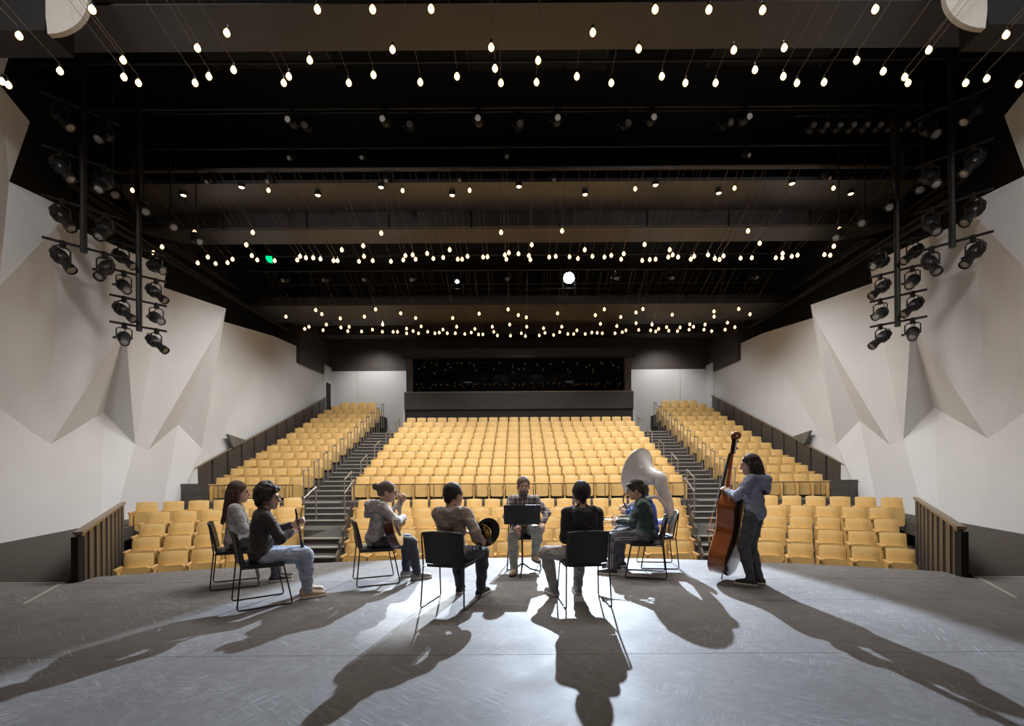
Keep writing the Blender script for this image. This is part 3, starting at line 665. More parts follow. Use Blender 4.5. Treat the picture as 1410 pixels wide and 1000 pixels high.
# hanging warm bulbs
TOP = [(131, 13), (30, 49), (86, 97.6), (6, 112), (15, 117), (173, 82.6), (174, 106), (194, 114), (272, 114), (275.5, 66), (316, 45), (291, 105), (325, 96), (401, 105), (394, 114), (430, 82.6), (441, 12.5),
       (517, 12.6), (597.5, 12), (544, 68), (517.6, 103), (483.6, 114), (582, 113), (632.6, 105), (680, 65), (685, 94), (693, 114), (744.5, 83), (742, 113), (820, 44.5), (797.6, 105), (845, 114), (883, 67), (906, 12.6), (914.6, 105),
       (980, 13), (1054, 13.6), (1209, 12.6), (1014, 68.7), (1083.5, 65.6), (1043, 96), (1082, 105), (947, 114), (988.6, 114), (1100.5, 114), (1138, 113), (1183, 83), (1282.5, 68.7), (1219.6, 98), (1249, 106), (1253.6, 114), (1333, 114), (1362, 108), (1406, 115.6), (1389, 47.6)]
MIDH = [(184.6, 262), (372, 262), (556.7, 262.5), (649, 262), (877, 260), (1013.8, 259), (1150, 259)]
MID = [(270, 320), (350, 320), (527, 321), (692, 320), (776, 318), (1032, 318), (1158, 316), (213, 348), (225, 340), (274, 362), (288, 354), (298.6, 363), (315, 361.7), (322, 357), (341, 337), (348.5, 352), (356, 358), (380, 359), (411, 358), (415, 353), (423, 355), (433, 355), (443, 356.5),
       (461, 359), (466.5, 359), (472.5, 344), (502, 338.5), (503, 353), (496, 360), (515, 359), (540, 360), (560, 352), (557, 358), (570, 351), (574, 357), (590, 349), (598.4, 356), (612, 354.7), (621, 344), (632, 357), (638, 357), (645.6, 353), (667, 354), (673, 353.6), (697, 351), (702.5, 348), (699, 357),
       (715.7, 349.5), (730, 352), (732, 357.5), (734, 337), (758, 354), (767, 353), (786, 353.6), (797.6, 356), (807, 344), (817.6, 353), (834, 354), (843.5, 351.7), (860.7, 349.5), (857, 357), (886, 358.7), (896.5, 357.6), (889.5, 336.6), (904.5, 357), (924, 344), (922, 354), (928, 351), (935.5, 354), (953, 357), (957.6, 353),
       (976.7, 351), (986, 356), (998, 352.5), (992.6, 357.5), (1021.5, 355.5), (1037, 355), (1048, 335), (1070, 355), (1079.4, 349), (1079, 355), (1092, 353), (1100, 351.4), (1137, 350.6), (1145, 351.5), (1150, 339)]
FAR = [(395, 436), (420.7, 453), (426.6, 450), (436, 427), (444.4, 432.6), (446, 454.7), (450.6, 447), (469.8, 438.5), (470.6, 451), (480, 456), (482, 450), (499, 456.5), (503, 436), (514, 454), (518.5, 426), (528, 447), (527.7, 457), (542.5, 457), (548.5, 457), (553, 431.5), (561, 452.5), (561, 459), (570, 456), (573.6, 438),
       (577.4, 459), (581, 449.5), (590, 457), (600, 459), (606, 458), (611, 454), (617, 459), (624.6, 438), (628, 459), (630, 450), (641, 460), (650, 458), (655, 453), (660, 460.6), (661, 432), (666, 460.6), (679, 450), (681, 457), (686, 462), (701, 426), (703, 447), (704, 462.5), (715, 434), (726, 437), (726.5, 450), (724.6, 463),
       (719, 459), (743.7, 462), (749.6, 452), (751.5, 458.4), (763.4, 461.4), (769, 431.5), (771.8, 457.4), (774.7, 450), (783, 460), (791, 460), (795.5, 455), (807, 460), (816, 458), (823.5, 458.4), (821, 434), (828, 446), (830.5, 459), (833.5, 426), (848, 459), (850.5, 449), (856, 436.6), (858, 457.5), (863, 455), (877, 445), (877, 430.4),
       (880.6, 454.4), (886.6, 425.6), (897, 455), (899, 447), (904, 456.5), (908, 453), (919, 450.5), (922, 455.5), (927, 433.4), (934, 456), (937.6, 451), (950, 454), (951, 446.6), (956, 450), (972, 447), (970.5, 454), (981, 456), (984.5, 428.8), (984.5, 436), (999.6, 454), (1002.9, 444.4), (1013, 450.6), (1018.5, 425.5), (1034, 432.8)]
def bulb_meshes(r):
    b = MB().lathe([(0.0, -1.25 * r), (0.45 * r, -1.1 * r), (0.85 * r, -0.6 * r), (0.95 * r, 0.0), (0.7 * r, 0.65 * r), (0.4 * r, 1.0 * r), (0.35 * r, 1.2 * r)], None, 12).mesh('bulb', M_BULB, True)
    s = MB().lathe([(0.36 * r, 1.1 * r), (0.42 * r, 1.3 * r), (0.42 * r, 2.2 * r), (0.2 * r, 2.5 * r)], None, 10).mesh('socket', M_BLACKMET, True)
    return b, s
def ordinal(n): return '%d%s' % (n, 'th' if 10 <= n % 100 <= 20 else {1: 'st', 2: 'nd', 3: 'rd'}.get(n % 10, 'th'))
pipe('pipe holding the cords of the nearest bulbs, above the stage', (-11.5, 5.4, 10.0), (11.5, 5.4, 10.0), 0.03, M_PIPE, 'batten', hangers=(2, 9, 14, 21))
for (lst, z, r, cr, anchor, spread, sag, grp, lab) in ((TOP, 8.0, 0.048, 0.0045, (5.4, 9.98), 1.10, 0.35, 'bulbs over the stage front', 'warm bulb on a long thin cord, %s from the left in the nearest bulb cluster'),
                                                (MIDH, 9.0, 0.05, 0.006, (13.45, 9.68), 1.03, 0.0, 'bulbs under the brown batten', 'warm bulb on a rod below the brown batten, %s from the left'),
                                                (MID, 8.2, 0.055, 0.0045, (13.45, 9.68), 1.04, 0.30, 'bulbs over mid hall', 'warm bulb, %s from the left in the middle cluster below the ceiling panels'),
                                                (FAR, 8.2, 0.062, 0.0045, (20.4, 9.68), 1.02, 0.30, 'bulbs over the upper seats', 'warm bulb, %s from the left in the farthest cluster above the upper rows')):
    bm, sm = bulb_meshes(r)
    for q, (px, py) in enumerate(sorted(lst)):
        p = atz(px, py, z + random.uniform(-0.06, 0.06))
        t = thing('hanging_bulb', lab % ordinal(q + 1), 'bulb', p, group=grp)
        link('bulb', bm, t); link('socket', sm, t)
        e = Vector((p.x * spread, anchor[0], anchor[1])) - p; a = Vector((0, 0, 2.4 * r))
        P = [a + (e - a) * (i / 8) + Vector((0, 0, -sag * 4 * (i / 8) * (1 - i / 8))) * 0.5 for i in range(9)]
        MB().tube(P, cr, 4).build('cord', M_CORD, t)

# ------------------------------------------------------------------ people: one continuous surface grown round a skeleton
def surface(prims, res, k=0.02, cuts=(), subs=(), fold=0.0, seed=0):
    lo = np.array([9e9] * 3); hi = -lo; PR = []
    for q in prims:
        if q[0] == 'c':
            a, b, ra, rb = np.array(q[1], float), np.array(q[2], float), q[3], q[4]; m = max(ra, rb)
            l = np.minimum(a, b) - m; h = np.maximum(a, b) + m
        else:
            c, r = np.array(q[1], float), np.array(q[2], float); R = np.array(q[3]) if len(q) > 3 and q[3] is not None else np.eye(3)
            e = np.sqrt(((R * r) ** 2).sum(1)); l, h = c - e, c + e
        PR.append((q, l, h)); lo = np.minimum(lo, l); hi = np.maximum(hi, h)
    lo = lo - 3 * res - k; hi = hi + 3 * res + k
    n = np.ceil((hi - lo) / res).astype(int) + 1
    f = np.full(n, 0.2, dtype=np.float32)
    ax = [lo[i] + res * np.arange(n[i]) for i in range(3)]
    def dist(q, X, Y, Z):
        if q[0] == 'c':
            a, b, ra, rb = np.array(q[1], float), np.array(q[2], float), q[3], q[4]; ba = b - a; L = max(ba.dot(ba), 1e-9)
            t = np.clip(((X - a[0]) * ba[0] + (Y - a[1]) * ba[1] + (Z - a[2]) * ba[2]) / L, 0, 1)
            return np.sqrt((X - a[0] - t * ba[0]) ** 2 + (Y - a[1] - t * ba[1]) ** 2 + (Z - a[2] - t * ba[2]) ** 2) - (ra + (rb - ra) * t)
        c, r = np.array(q[1], float), np.array(q[2], float); R = np.array(q[3]) if len(q) > 3 and q[3] is not None else np.eye(3)
        x, y, z = X - c[0], Y - c[1], Z - c[2]
        u = [(R[0, i] * x + R[1, i] * y + R[2, i] * z) for i in range(3)]
        k0 = np.sqrt(sum((u[i] / r[i]) ** 2 for i in range(3))); k1 = np.sqrt(sum((u[i] / r[i] ** 2) ** 2 for i in range(3))) + 1e-6
        return k0 * (k0 - 1) / k1
    def sub(l, h, mrg):
        i0 = np.maximum(np.floor((l - mrg - lo) / res).astype(int), 0); i1 = np.minimum(np.ceil((h + mrg - lo) / res).astype(int) + 1, n)
        sl = tuple(slice(i0[i], i1[i]) for i in range(3))
        return sl, ax[0][sl[0]][:, None, None], ax[1][sl[1]][None, :, None], ax[2][sl[2]][None, None, :]
    for (q, l, h) in PR:
        sl, X, Y, Z = sub(l, h, k + 2.5 * res)
        d = dist(q, X, Y, Z); g = f[sl]; hh = np.maximum(k - np.abs(g - d), 0) / k
        f[sl] = np.minimum(g, d) - hh * hh * k * 0.25
    X, Y, Z = ax[0][:, None, None], ax[1][None, :, None], ax[2][None, None, :]
    if fold > 0:
        s = seed * 1.37
        f += (fold * (np.sin(31 * X + 17 * Z + s + 2 * np.sin(9 * Y + s)) * np.sin(23 * Z - 14 * Y + 2 * s) + 0.6 * np.sin(47 * Z + 21 * X + 13 * Y + s))).astype(np.float32)
    for q in subs: f = np.maximum(f, -dist(q, X, Y, Z)).astype(np.float32)
    for (p, nn) in cuts:
        nn = np.array(nn, float); nn /= np.linalg.norm(nn)
        f = np.maximum(f, (X - p[0]) * nn[0] + (Y - p[1]) * nn[1] + (Z - p[2]) * nn[2]).astype(np.float32)
    # naive surface nets
    ins = f < 0
    c = [slice(None, -1), slice(1, None)]
    cnt = np.zeros(n - 1, dtype=np.int8)
    for a in (0, 1):
        for b in (0, 1):
            for e in (0, 1): cnt += ins[c[a], c[b], c[e]]
    act = (cnt > 0) & (cnt < 8); idx = np.argwhere(act); N = len(idx)
    if N == 0: return np.zeros((0, 3)), []
    vid = np.full(act.shape, -1, dtype=np.int64); vid[act] = np.arange(N)
    acc = np.zeros((N, 3)); num = np.zeros(N)
    off = [(a, b, e) for a in (0, 1) for b in (0, 1) for e in (0, 1)]
    for o1 in off:
        for axis in range(3):
            if o1[axis]: continue
            o2 = list(o1); o2[axis] = 1
            v1 = f[tuple((idx + o1).T)]; v2 = f[tuple((idx + o2).T)]
            m = (v1 < 0) != (v2 < 0); t = np.where(m, v1 / np.where(m, v1 - v2, 1), 0)
            p = np.array(o1, float)[None, :].repeat(N, 0); p[:, axis] += t
            acc[m] += p[m]; num[m] += 1
    V = lo + res * (idx + acc / num[:, None])
    quads = []
    for axis in range(3):
        u, w_ = [(1, 2), (2, 0), (0, 1)][axis]
        s1 = [slice(None)] * 3; s2 = [slice(None)] * 3; s1[axis] = slice(None, -1); s2[axis] = slice(1, None)
        A, B = ins[tuple(s1)], ins[tuple(s2)]; ch = np.argwhere(A != B)
        if len(ch) == 0: continue
        ok = (ch[:, u] > 0) & (ch[:, w_] > 0) & (ch[:, u] < n[u] - 1) & (ch[:, w_] < n[w_] - 1); ch = ch[ok]
        fl_ = A[tuple(ch.T)]
        def cell(du, dw):
            q = ch.copy(); q[:, u] += du; q[:, w_] += dw; return vid[tuple(q.T)]
        q = np.stack([cell(-1, -1), cell(0, -1), cell(0, 0), cell(-1, 0)], 1)
        q[~fl_] = q[~fl_][:, ::-1]
        quads.append(q)
    Q = np.concatenate(quads); Q = Q[(Q >= 0).all(1)]
    return V, Q
def grow(name, m, parent, prims, res, **kw):
    V, Q = surface(prims, res, **kw)
    me = bpy.data.meshes.new(name); me.from_pydata([tuple(v) for v in V], [], [tuple(int(i) for i in q) for q in Q]); me.update()
    me.materials.append(m); me.polygons.foreach_set('use_smooth', [True] * len(me.polygons))
    return link(name, me, parent)

def curve(pts, n=8):
    out = []; P = [Vector(p) for p in pts]
    for i in range(len(P) - 1):
        p0, p1, p2, p3 = P[max(i - 1, 0)], P[i], P[i + 1], P[min(i + 2, len(P) - 1)]
        for j in range(n):
            t_ = j / n; out.append(0.5 * ((2 * p1) + (p2 - p0) * t_ + (2 * p0 - 5 * p1 + 4 * p2 - p3) * t_ * t_ + (3 * p1 - p0 - 3 * p2 + p3) * t_ ** 3))
    return out + [P[-1]]
def npv(*a): return np.array(a, float)
def unit(v): v = np.array(v, float); return v / max(np.linalg.norm(v), 1e-9)
def ik(a, c, l1, l2, pole):
    a, c = np.array(a, float), np.array(c, float); d = c - a; L = np.linalg.norm(d)
    if L > (l1 + l2) * 0.995: c = a + d / L * (l1 + l2) * 0.995; d = c - a; L = np.linalg.norm(d)
    x = (l1 * l1 - l2 * l2 + L * L) / (2 * L); h = math.sqrt(max(l1 * l1 - x * x, 1e-6)); u = d / L
    p = np.array(pole, float); p = p - u * p.dot(u); p = unit(p)
    return a + u * x + p * h, c
def rotm(yaw=0, pitch=0, roll=0):
    return np.array(Matrix.Rotation(yaw, 3, 'Z') @ Matrix.Rotation(pitch, 3, 'X') @ Matrix.Rotation(roll, 3, 'Y'))

def hand_prims(wr, d, nrm, thumb, curl=0.6):
    d = unit(d); nrm = unit(np.array(nrm) - d * np.dot(nrm, d)); s = np.cross(d, nrm) * thumb; P = []
    offs = (0.027, 0.009, -0.009, -0.026); ln = (0.040, 0.045, 0.042, 0.033)
    for o, l in zip(offs, ln):
        kn = wr + d * 0.088 + s * o
        P.append(('c', wr + d * 0.012 + s * o * 0.6, kn, 0.0155, 0.0125))
        def bend(a): return d * math.cos(a) + nrm * math.sin(a)
        p1 = kn + bend(curl * 0.7) * l; p2 = p1 + bend(curl * 1.7) * l * 0.72; p3 = p2 + bend(curl * 2.4) * l * 0.5
        P += [('c', kn, p1, 0.0105, 0.0095), ('c', p1, p2, 0.0095, 0.0088), ('c', p2, p3, 0.0088, 0.0078)]
    t0 = wr + d * 0.025 + s * 0.022; t1 = t0 + unit(d * 0.6 + s * 0.75 + nrm * 0.35) * 0.042; t2 = t1 + unit(d * 0.85 + s * 0.2 + nrm * 0.5) * 0.036
    P += [('c', t0, t1, 0.015, 0.012), ('c', t1, t2, 0.0115, 0.009)]
    return P

SKIN = mat('skin', (0.58, 0.36, 0.27), 0.5, noise=0.08, nscale=14, bump=0.04, bscale=80)
M_EYE = mat('eye', (0.05, 0.035, 0.03), 0.2); M_LIP = mat('lips', (0.45, 0.19, 0.16), 0.5)
def person(label, loc, rz, pelvis=(0, 0, 0.545), lean=0.05, slump=0.0, side_lean=0.0, head_yaw=0.0, head_pitch=0.0, hands=None, feet=None, knees=None, knee_pole=None,
           top=None, top_kind='sweater', hs=1.16, hz=-0.025, hair_grow=1.0, stripes=None, bottom=None, shoe=None, sole=None, hair=None, hair_kind='short', scale=1.0, sleeve=0.96, skin=SKIN, belly=1.0, seed=1, glasses=False, beard=None, cap=None):
    t = thing('person', label, 'person', (loc[0], loc[1], 0), rz, 'musicians on stage')
    t.scale = (scale,) * 3
    pel = npv(*pelvis); R = rotm(0, -lean, side_lean); up = R @ npv(0, 0, 1)
    RT = rotm(0, -(lean + slump), side_lean)
    mid = pel + R @ npv(0, 0, 0.24); 
    def T(x, y, z): return mid + RT @ (npv(x, y, z) - npv(0, 0, 0.24))
    neck = T(0, -0.01, 0.50); SHL, SHR = T(-0.172, -0.005, 0.445), T(0.172, -0.005, 0.445)
    Hc = T(0, 0.025, 0.655 + hz + 0.02); HR = rotm(head_yaw, head_pitch, 0)
    def H(x, y, z): return Hc + HR @ (npv(x, y, z) * hs)
    # arms and legs
    arms = {}
    for s, sh in ((-1, SHL), (1, SHR)):
        key = 'L' if s < 0 else 'R'; hd = hands[key]
        el, wr = ik(sh, hd[0], 0.285, 0.255, hd[3] if len(hd) > 3 else (s * 0.3, -0.4, -0.9)); arms[key] = (sh, el, wr, hd)
    legs = {}
    for s in (-1, 1):
        key = 'L' if s < 0 else 'R'; hp = pel + npv(s * 0.092, 0.01, -0.01); an = npv(feet[key][0], feet[key][1], feet[key][3] if len(feet[key]) > 3 else 0.085)
        kp = knee_pole[key] if knee_pole else (s * 0.15, 0.6, 0.9)
        kn, an = ik(hp, an, 0.435, 0.425, kp); legs[key] = (hp, kn, an, feet[key][2])
    def torso(g):
        return [('e', pel + npv(0, -0.005, 0.035), (0.165 + g, 0.118 * belly + g, 0.115 + g), R), ('e', pel + R @ npv(0, 0.0, 0.16), (0.143 + g, 0.105 * belly + g, 0.14 + g), R),
                ('e', T(0, 0.0, 0.325), (0.160 + g, 0.108 + g, 0.17 + g), RT), ('c', T(-0.12, -0.01, 0.43), T(0.12, -0.01, 0.43), 0.07 + g, 0.07 + g)]
    def arm(key, g, end=1.0):
        sh, el, wr, hd = arms[key]; e2 = el + (wr - el) * end
        return [('c', sh, el, 0.058 + g, 0.044 + g), ('c', el, e2, 0.044 + g, 0.031 + g + 0.004 * (1 - end))]
    def leg(key, g, end=1.0):
        hp, kn, an, yw = legs[key]; a2 = kn + (an - kn) * end
        return [('c', hp, kn, 0.088 + g, 0.062 + g), ('c', kn, kn + (a2 - kn) * 0.35, 0.060 + g, 0.060 + g), ('c', kn + (a2 - kn) * 0.35, a2, 0.060 + g, 0.041 + g)]
    def foot(key, g):
        hp, kn, an, yw = legs[key]; d = npv(math.sin(-yw), math.cos(-yw), 0); fz = an[2] - 0.085
        b = npv(an[0], an[1], fz)
        return [('c', b + npv(0, 0, 0.085), b - d * 0.04 + npv(0, 0, 0.04), 0.038 + g, 0.036 + g), ('c', b - d * 0.04 + npv(0, 0, 0.036), b + d * 0.14 + npv(0, 0, 0.03), 0.036 + g, 0.033 + g), ('c', b + d * 0.05 + npv(0, 0, 0.05), b + d * 0.17 + npv(0, 0, 0.028), 0.036 + g, 0.026 + g)], fz
    def big(P): return [(q[0], q[1], q[2], q[3] * hs, q[4] * hs) if q[0] == 'c' else (q[0], q[1], tuple(v * hs for v in q[2]), q[3]) for q in P]
    head = [('e', H(0, -0.008, 0.028), (0.074, 0.094, 0.092), HR), ('e', H(0, 0.028, -0.04), (0.058, 0.066, 0.078), HR), ('c', H(0, 0.055, -0.088), H(0, 0.04, -0.06), 0.03, 0.045),
            ('c', H(0, 0.088, 0.0), H(0, 0.108, -0.032), 0.010, 0.0135), ('e', H(-0.076, -0.008, -0.012), (0.011, 0.021, 0.032), HR), ('e', H(0.076, -0.008, -0.012), (0.011, 0.021, 0.032), HR),
            ('c', H(-0.028, 0.082, 0.018), H(0.028, 0.082, 0.018), 0.011, 0.011)]
    body = torso(-0.012) + [('c', neck - up * 0.05, H(0, -0.015, -0.05), 0.056, 0.054)] + big(head)
    for key in 'LR':
        body += arm(key, -0.006) + leg(key, -0.008) + foot(key, -0.01)[0]
        wr, hd = arms[key][2], arms[key][3]; body += hand_prims(wr, hd[1], hd[2], 1 if key == 'R' else -1, hd[4] if len(hd) > 4 else 0.6)
    grow('body', skin, t, body, 0.0085, k=0.014)
    for s in (-1, 1):
        MB().ball(H(s * 0.029, 0.0895, 0.002), 0.0085, 8, 6).build('eye', M_EYE, t, True)
        MB().tube([H(s * 0.015, 0.096, 0.022), H(s * 0.043, 0.088, 0.024)], 0.005, 5).build('eyebrow', hair, t)
    MB().tube([H(-0.02, 0.088, -0.066), H(0, 0.094, -0.064), H(0.02, 0.088, -0.066)], 0.006, 5).build('mouth', M_LIP, t)
    if glasses:
        g = MB()
        for s in (-1, 1):
            g.tube([H(s * 0.03 + 0.021 * math.cos(a), 0.105, 0.0 + 0.017 * math.sin(a)) for a in [2 * PI * i / 10 for i in range(10)]], 0.0022, 4, closed=True)
            g.tube([H(s * 0.05, 0.104, 0.004), H(s * 0.076, 0.0, 0.006)], 0.0022, 4)
        g.tube([H(-0.009, 0.106, 0.004), H(0.009, 0.106, 0.004)], 0.0022, 4); g.build('glasses', M_BLACKMET, t)
    if beard: grow('beard', beard, t, big([('e', H(0, 0.034, -0.062), (0.061, 0.068, 0.056), HR), ('c', H(0, 0.058, -0.092), H(0, 0.045, -0.07), 0.033, 0.045)]), 0.008, k=0.01, subs=big([('e', H(0, 0.09, -0.018), (0.05, 0.05, 0.04), HR), ('e', H(0, 0.105, -0.062), (0.022, 0.02, 0.008), HR)]))
    # clothes
    g = 0.014; tp = torso(g)
    for key in 'LR': tp += arm(key, 0.013 if top_kind != 'shirt' else 0.011, sleeve)
    tp += [('c', pel + npv(-0.07, -0.01, 0.0), pel + npv(0.07, -0.01, 0.0), 0.108 * belly, 0.108 * belly)]
    cuts = [(pel + npv(0, 0, -0.045), (0, 0.25, -1))]
    subs = [('c', neck + up * 0.01, H(0, -0.01, -0.06), 0.05, 0.06)]
    tp += [('c', neck - up * 0.045 + npv(0, -0.012, 0), neck + up * 0.012, 0.085, 0.064)]
    if top_kind == 'hoodie':
        a = [T(0.085, 0.05, 0.46), T(0.11, -0.03, 0.475), T(0.08, -0.13, 0.465), T(0, -0.165, 0.435), T(-0.08, -0.13, 0.465), T(-0.11, -0.03, 0.475), T(-0.085, 0.05, 0.46)]
        for i in range(6): tp.append(('c', a[i], a[i + 1], 0.040 + 0.018 * (i in (2, 3)), 0.040 + 0.018 * (i in (1, 2))))
        tp.append(('e', T(0, -0.135, 0.385), (0.135, 0.062, 0.105), RT)); subs.append(('e', T(0, -0.085, 0.515), (0.085, 0.055, 0.06), RT))
        tp += [('c', T(-0.06, -0.145, 0.43), T(0, -0.165, 0.30), 0.055, 0.03), ('c', T(0.06, -0.145, 0.43), T(0, -0.165, 0.30), 0.055, 0.03)]
    top_o = grow('hoodie' if top_kind == 'hoodie' else ('shirt' if top_kind == 'shirt' else 'sweater'), top, t, tp, 0.0105, k=0.03, cuts=cuts, subs=subs, fold=0.0045, seed=seed)
    for key in 'LR':
        sh, el, wr, hd = arms[key]; e2 = el + (wr - el) * sleeve; d = unit(wr - el)
        MB().tube([e2 - d * 0.045, e2 - d * 0.02, e2 + d * 0.012], [0.046, 0.048, 0.041], 12).build('cuff', top, top_o, True)
    if top_kind == 'hoodie':
        for s in (-1, 1): MB().tube([T(s * 0.035, 0.115, 0.44), T(s * 0.04, 0.135, 0.36), T(s * 0.04, 0.13, 0.27)], 0.004, 5).build('drawstring', M_TAPE, top_o)
    if top_kind == 'shirt':
        MB().tube([T(-0.055, 0.06, 0.475), T(-0.072, 0.0, 0.50), T(0, -0.07, 0.51), T(0.072, 0.0, 0.50), T(0.055, 0.06, 0.475)], 0.017, 8).build('collar', top, top_o, True)
    bt_ = [('e', pel + npv(0, -0.005, 0.02), (0.172, 0.125 * belly, 0.115), R)]
    for key in 'LR': bt_ += leg(key, 0.013, 0.99)
    bo = grow('trousers', bottom, t, bt_, 0.0105, k=0.025, cuts=[(pel + npv(0, 0, 0.10), (0, 0, 1))], fold=0.0045, seed=seed + 5)
    if stripes:
        for key, sg in (('L', -1), ('R', 1)):
            hp, kn, an, yw = legs[key]
            for q in (-0.014, 0.014):
                P = []
                for (p0, p1, r0, r1) in ((hp, kn, 0.088, 0.062), (kn, an, 0.064, 0.048)):
                    dd = unit(p1 - p0); sd_ = unit(npv(sg, 0, 0) - dd * dd[0] * sg); ff = np.cross(dd, sd_)
                    for u in (0.25, 0.55, 0.85) if p0 is hp else (0.12, 0.5, 0.97): P.append(p0 + (p1 - p0) * u + sd_ * (r0 + (r1 - r0) * u + 0.013) + ff * q)
                MB().tube(curve(P, 4), 0.005, 5).build('stripe', stripes, bo, True)
    for key in 'LR':
        hp, kn, an, yw = legs[key]; d = unit(an - kn); MB().tube([an - d * 0.05, an - d * 0.03, an + d * 0.005], [0.056, 0.058, 0.054], 14).build('hem', bottom, bo, True)
        P, fz = foot(key, 0.006)
        so = grow('shoe', shoe, t, P, 0.008, k=0.015, cuts=[((0, 0, fz + 0.006), (0, 0, -1)), (npv(0, 0, fz + 0.105), (0, 0, 1))])
        P2, fz = foot(key, 0.011); P2 = [('c', q[1], q[2], q[3], q[4]) for q in P2[1:]]
        P2 = [('c', npv(q[1][0], q[1][1], fz + 0.02), npv(q[2][0], q[2][1], fz + 0.02), q[3], q[4]) for q in P2]
        grow('sole', sole, so, P2, 0.0085, k=0.012, cuts=[((0, 0, fz + 0.001), (0, 0, -1)), ((0, 0, fz + 0.032), (0, 0, 1))])
    # hair
    hp_ = [('e', H(0, -0.016, 0.036), (0.083 * hair_grow, 0.100 * hair_grow, 0.096 * hair_grow), HR)]
    hsub = [('e', H(0, 0.098, -0.045), (0.075, 0.075, 0.098), HR), ('e', H(-0.085, 0.005, -0.03), (0.02, 0.022, 0.034), HR), ('e', H(0.085, 0.005, -0.03), (0.02, 0.022, 0.034), HR)]
    fd = 0.003; cut = [(H(0, 0, -0.055), HR @ npv(0, 0.5, -1))]
    if hair_kind == 'short': hp_ += [('c', H(0, -0.07, 0.0), H(0, -0.075, -0.04), 0.05, 0.035)]
    if hair_kind == 'fringe': hp_ += [('c', H(0, -0.065, 0.0), H(0, -0.075, -0.05), 0.055, 0.04), ('c', H(-0.05, 0.06, 0.06), H(0.045, 0.07, 0.06), 0.032, 0.03), ('c', H(-0.075, -0.02, 0.0), H(-0.07, 0.0, -0.03), 0.02, 0.012), ('c', H(0.075, -0.02, 0.0), H(0.07, 0.0, -0.03), 0.02, 0.012)]; fd = 0.005
    if hair_kind == 'curly':
        r2 = np.random.default_rng(3)
        for i in range(170):
            v = unit(r2.normal(size=3));
            if v[2] < -0.55 or (v[1] > 0.45 and v[2] < 0.35): continue
            hp_.append(('e', H(v[0] * 0.096, -0.02 + v[1] * 0.112, 0.036 + v[2] * 0.112), (0.021 + 0.006 * (i % 3),) * 3, None))
        hp_ += [('c', H(0, -0.06, 0.0), H(0, -0.085, -0.05), 0.06, 0.05)]; fd = 0.002
    if hair_kind == 'long':
        for (x, y) in ((-0.055, -0.06), (0.0, -0.085), (0.055, -0.06)):
            hp_ += [('c', H(x, y, 0.0), H(x * 1.15, y - 0.02, -0.14), 0.045, 0.04), ('c', H(x * 1.15, y - 0.02, -0.14), T(x * 1.1, -0.145, 0.27), 0.04, 0.022)]
        hp_ += [('c', H(-0.078, 0.0, 0.01), H(-0.078, -0.01, -0.13), 0.022, 0.024), ('c', H(0.078, 0.0, 0.01), H(0.078, -0.01, -0.13), 0.022, 0.024)]
        cut = []; hsub = hsub[:1]
    if hair_kind == 'bun': hp_ += [('e', H(0.0, -0.13, 0.055), (0.042, 0.042, 0.042), None), ('c', H(0, -0.07, 0.0), H(0, -0.08, -0.03), 0.05, 0.03)]
    grow('hair', hair, t, big(hp_), 0.0085, k=0.006 if hair_kind == 'curly' else 0.018, cuts=cut, subs=big(hsub), fold=fd, seed=seed)
    if cap: MB().lathe([(0.0, 0.128), (0.05, 0.12), (0.085, 0.085), (0.095, 0.045), (0.097, 0.028)], Matrix.Translation(Hc) @ Matrix(HR.tolist()).to_4x4(), 20).build('cap', cap, t, True)
    return t

def plaid(name, base, c1, c2):
    m = mat(name, base, 0.85, noise=0.1); nt = m.node_tree; b = nt.nodes['Principled BSDF']; tc = [n for n in nt.nodes if n.type == 'TEX_COORD'][0]
    prev = None
    for (i, (axis, sc, col, th)) in enumerate((('X', 9, c1, 0.72), ('Z', 9, c1, 0.72), ('X', 9.01, c2, 0.93), ('Z', 9.01, c2, 0.93))):
        wv = nt.nodes.new('ShaderNodeTexWave'); wv.bands_direction = axis; wv.inputs['Scale'].default_value = sc / 2; wv.inputs['Phase Offset'].default_value = 1.0 * i
        nt.links.new(tc.outputs['Object'], wv.inputs['Vector'])
        r = nt.nodes.new('ShaderNodeValToRGB'); r.color_ramp.elements[0].position = th; r.color_ramp.elements[1].position = th + 0.04
        nt.links.new(wv.outputs['Fac'], r.inputs[0])
        f = nt.nodes.new('ShaderNodeMath'); f.operation = 'MULTIPLY'; f.inputs[1].default_value = 0.5 if i < 2 else 0.75; nt.links.new(r.outputs[0], f.inputs[0])
        mx = nt.nodes.new('ShaderNodeMix'); mx.data_type = 'RGBA'; nt.links.new(f.outputs[0], mx.inputs[0]); mx.inputs[7].default_value = (*col, 1)
        if prev is None: mx.inputs[6].default_value = (*base, 1)
        else: nt.links.new(prev, mx.inputs[6])
        prev = mx.outputs[2]
    nt.links.new(prev, b.inputs['Base Color']); return m
def cloth(name, col, **k): return mat(name, col, 0.88, noise=0.2, nscale=9, bump=0.9, bscale=11, sheen=0.15, stretch=(1, 1, 1.8), **k)
M_PLAID = plaid('plaid_flannel', (0.055, 0.06, 0.10), (0.16, 0.14, 0.13), (0.62, 0.52, 0.42))
M_JEANS = cloth('washed_jeans', (0.34, 0.40, 0.52)); M_JEANSG = cloth('grey_green_trousers', (0.30, 0.31, 0.28)); M_NAVY = cloth('dark_trousers', (0.045, 0.05, 0.065)); M_STRIPE = cloth('striped_track_trousers', (0.10, 0.10, 0.115))
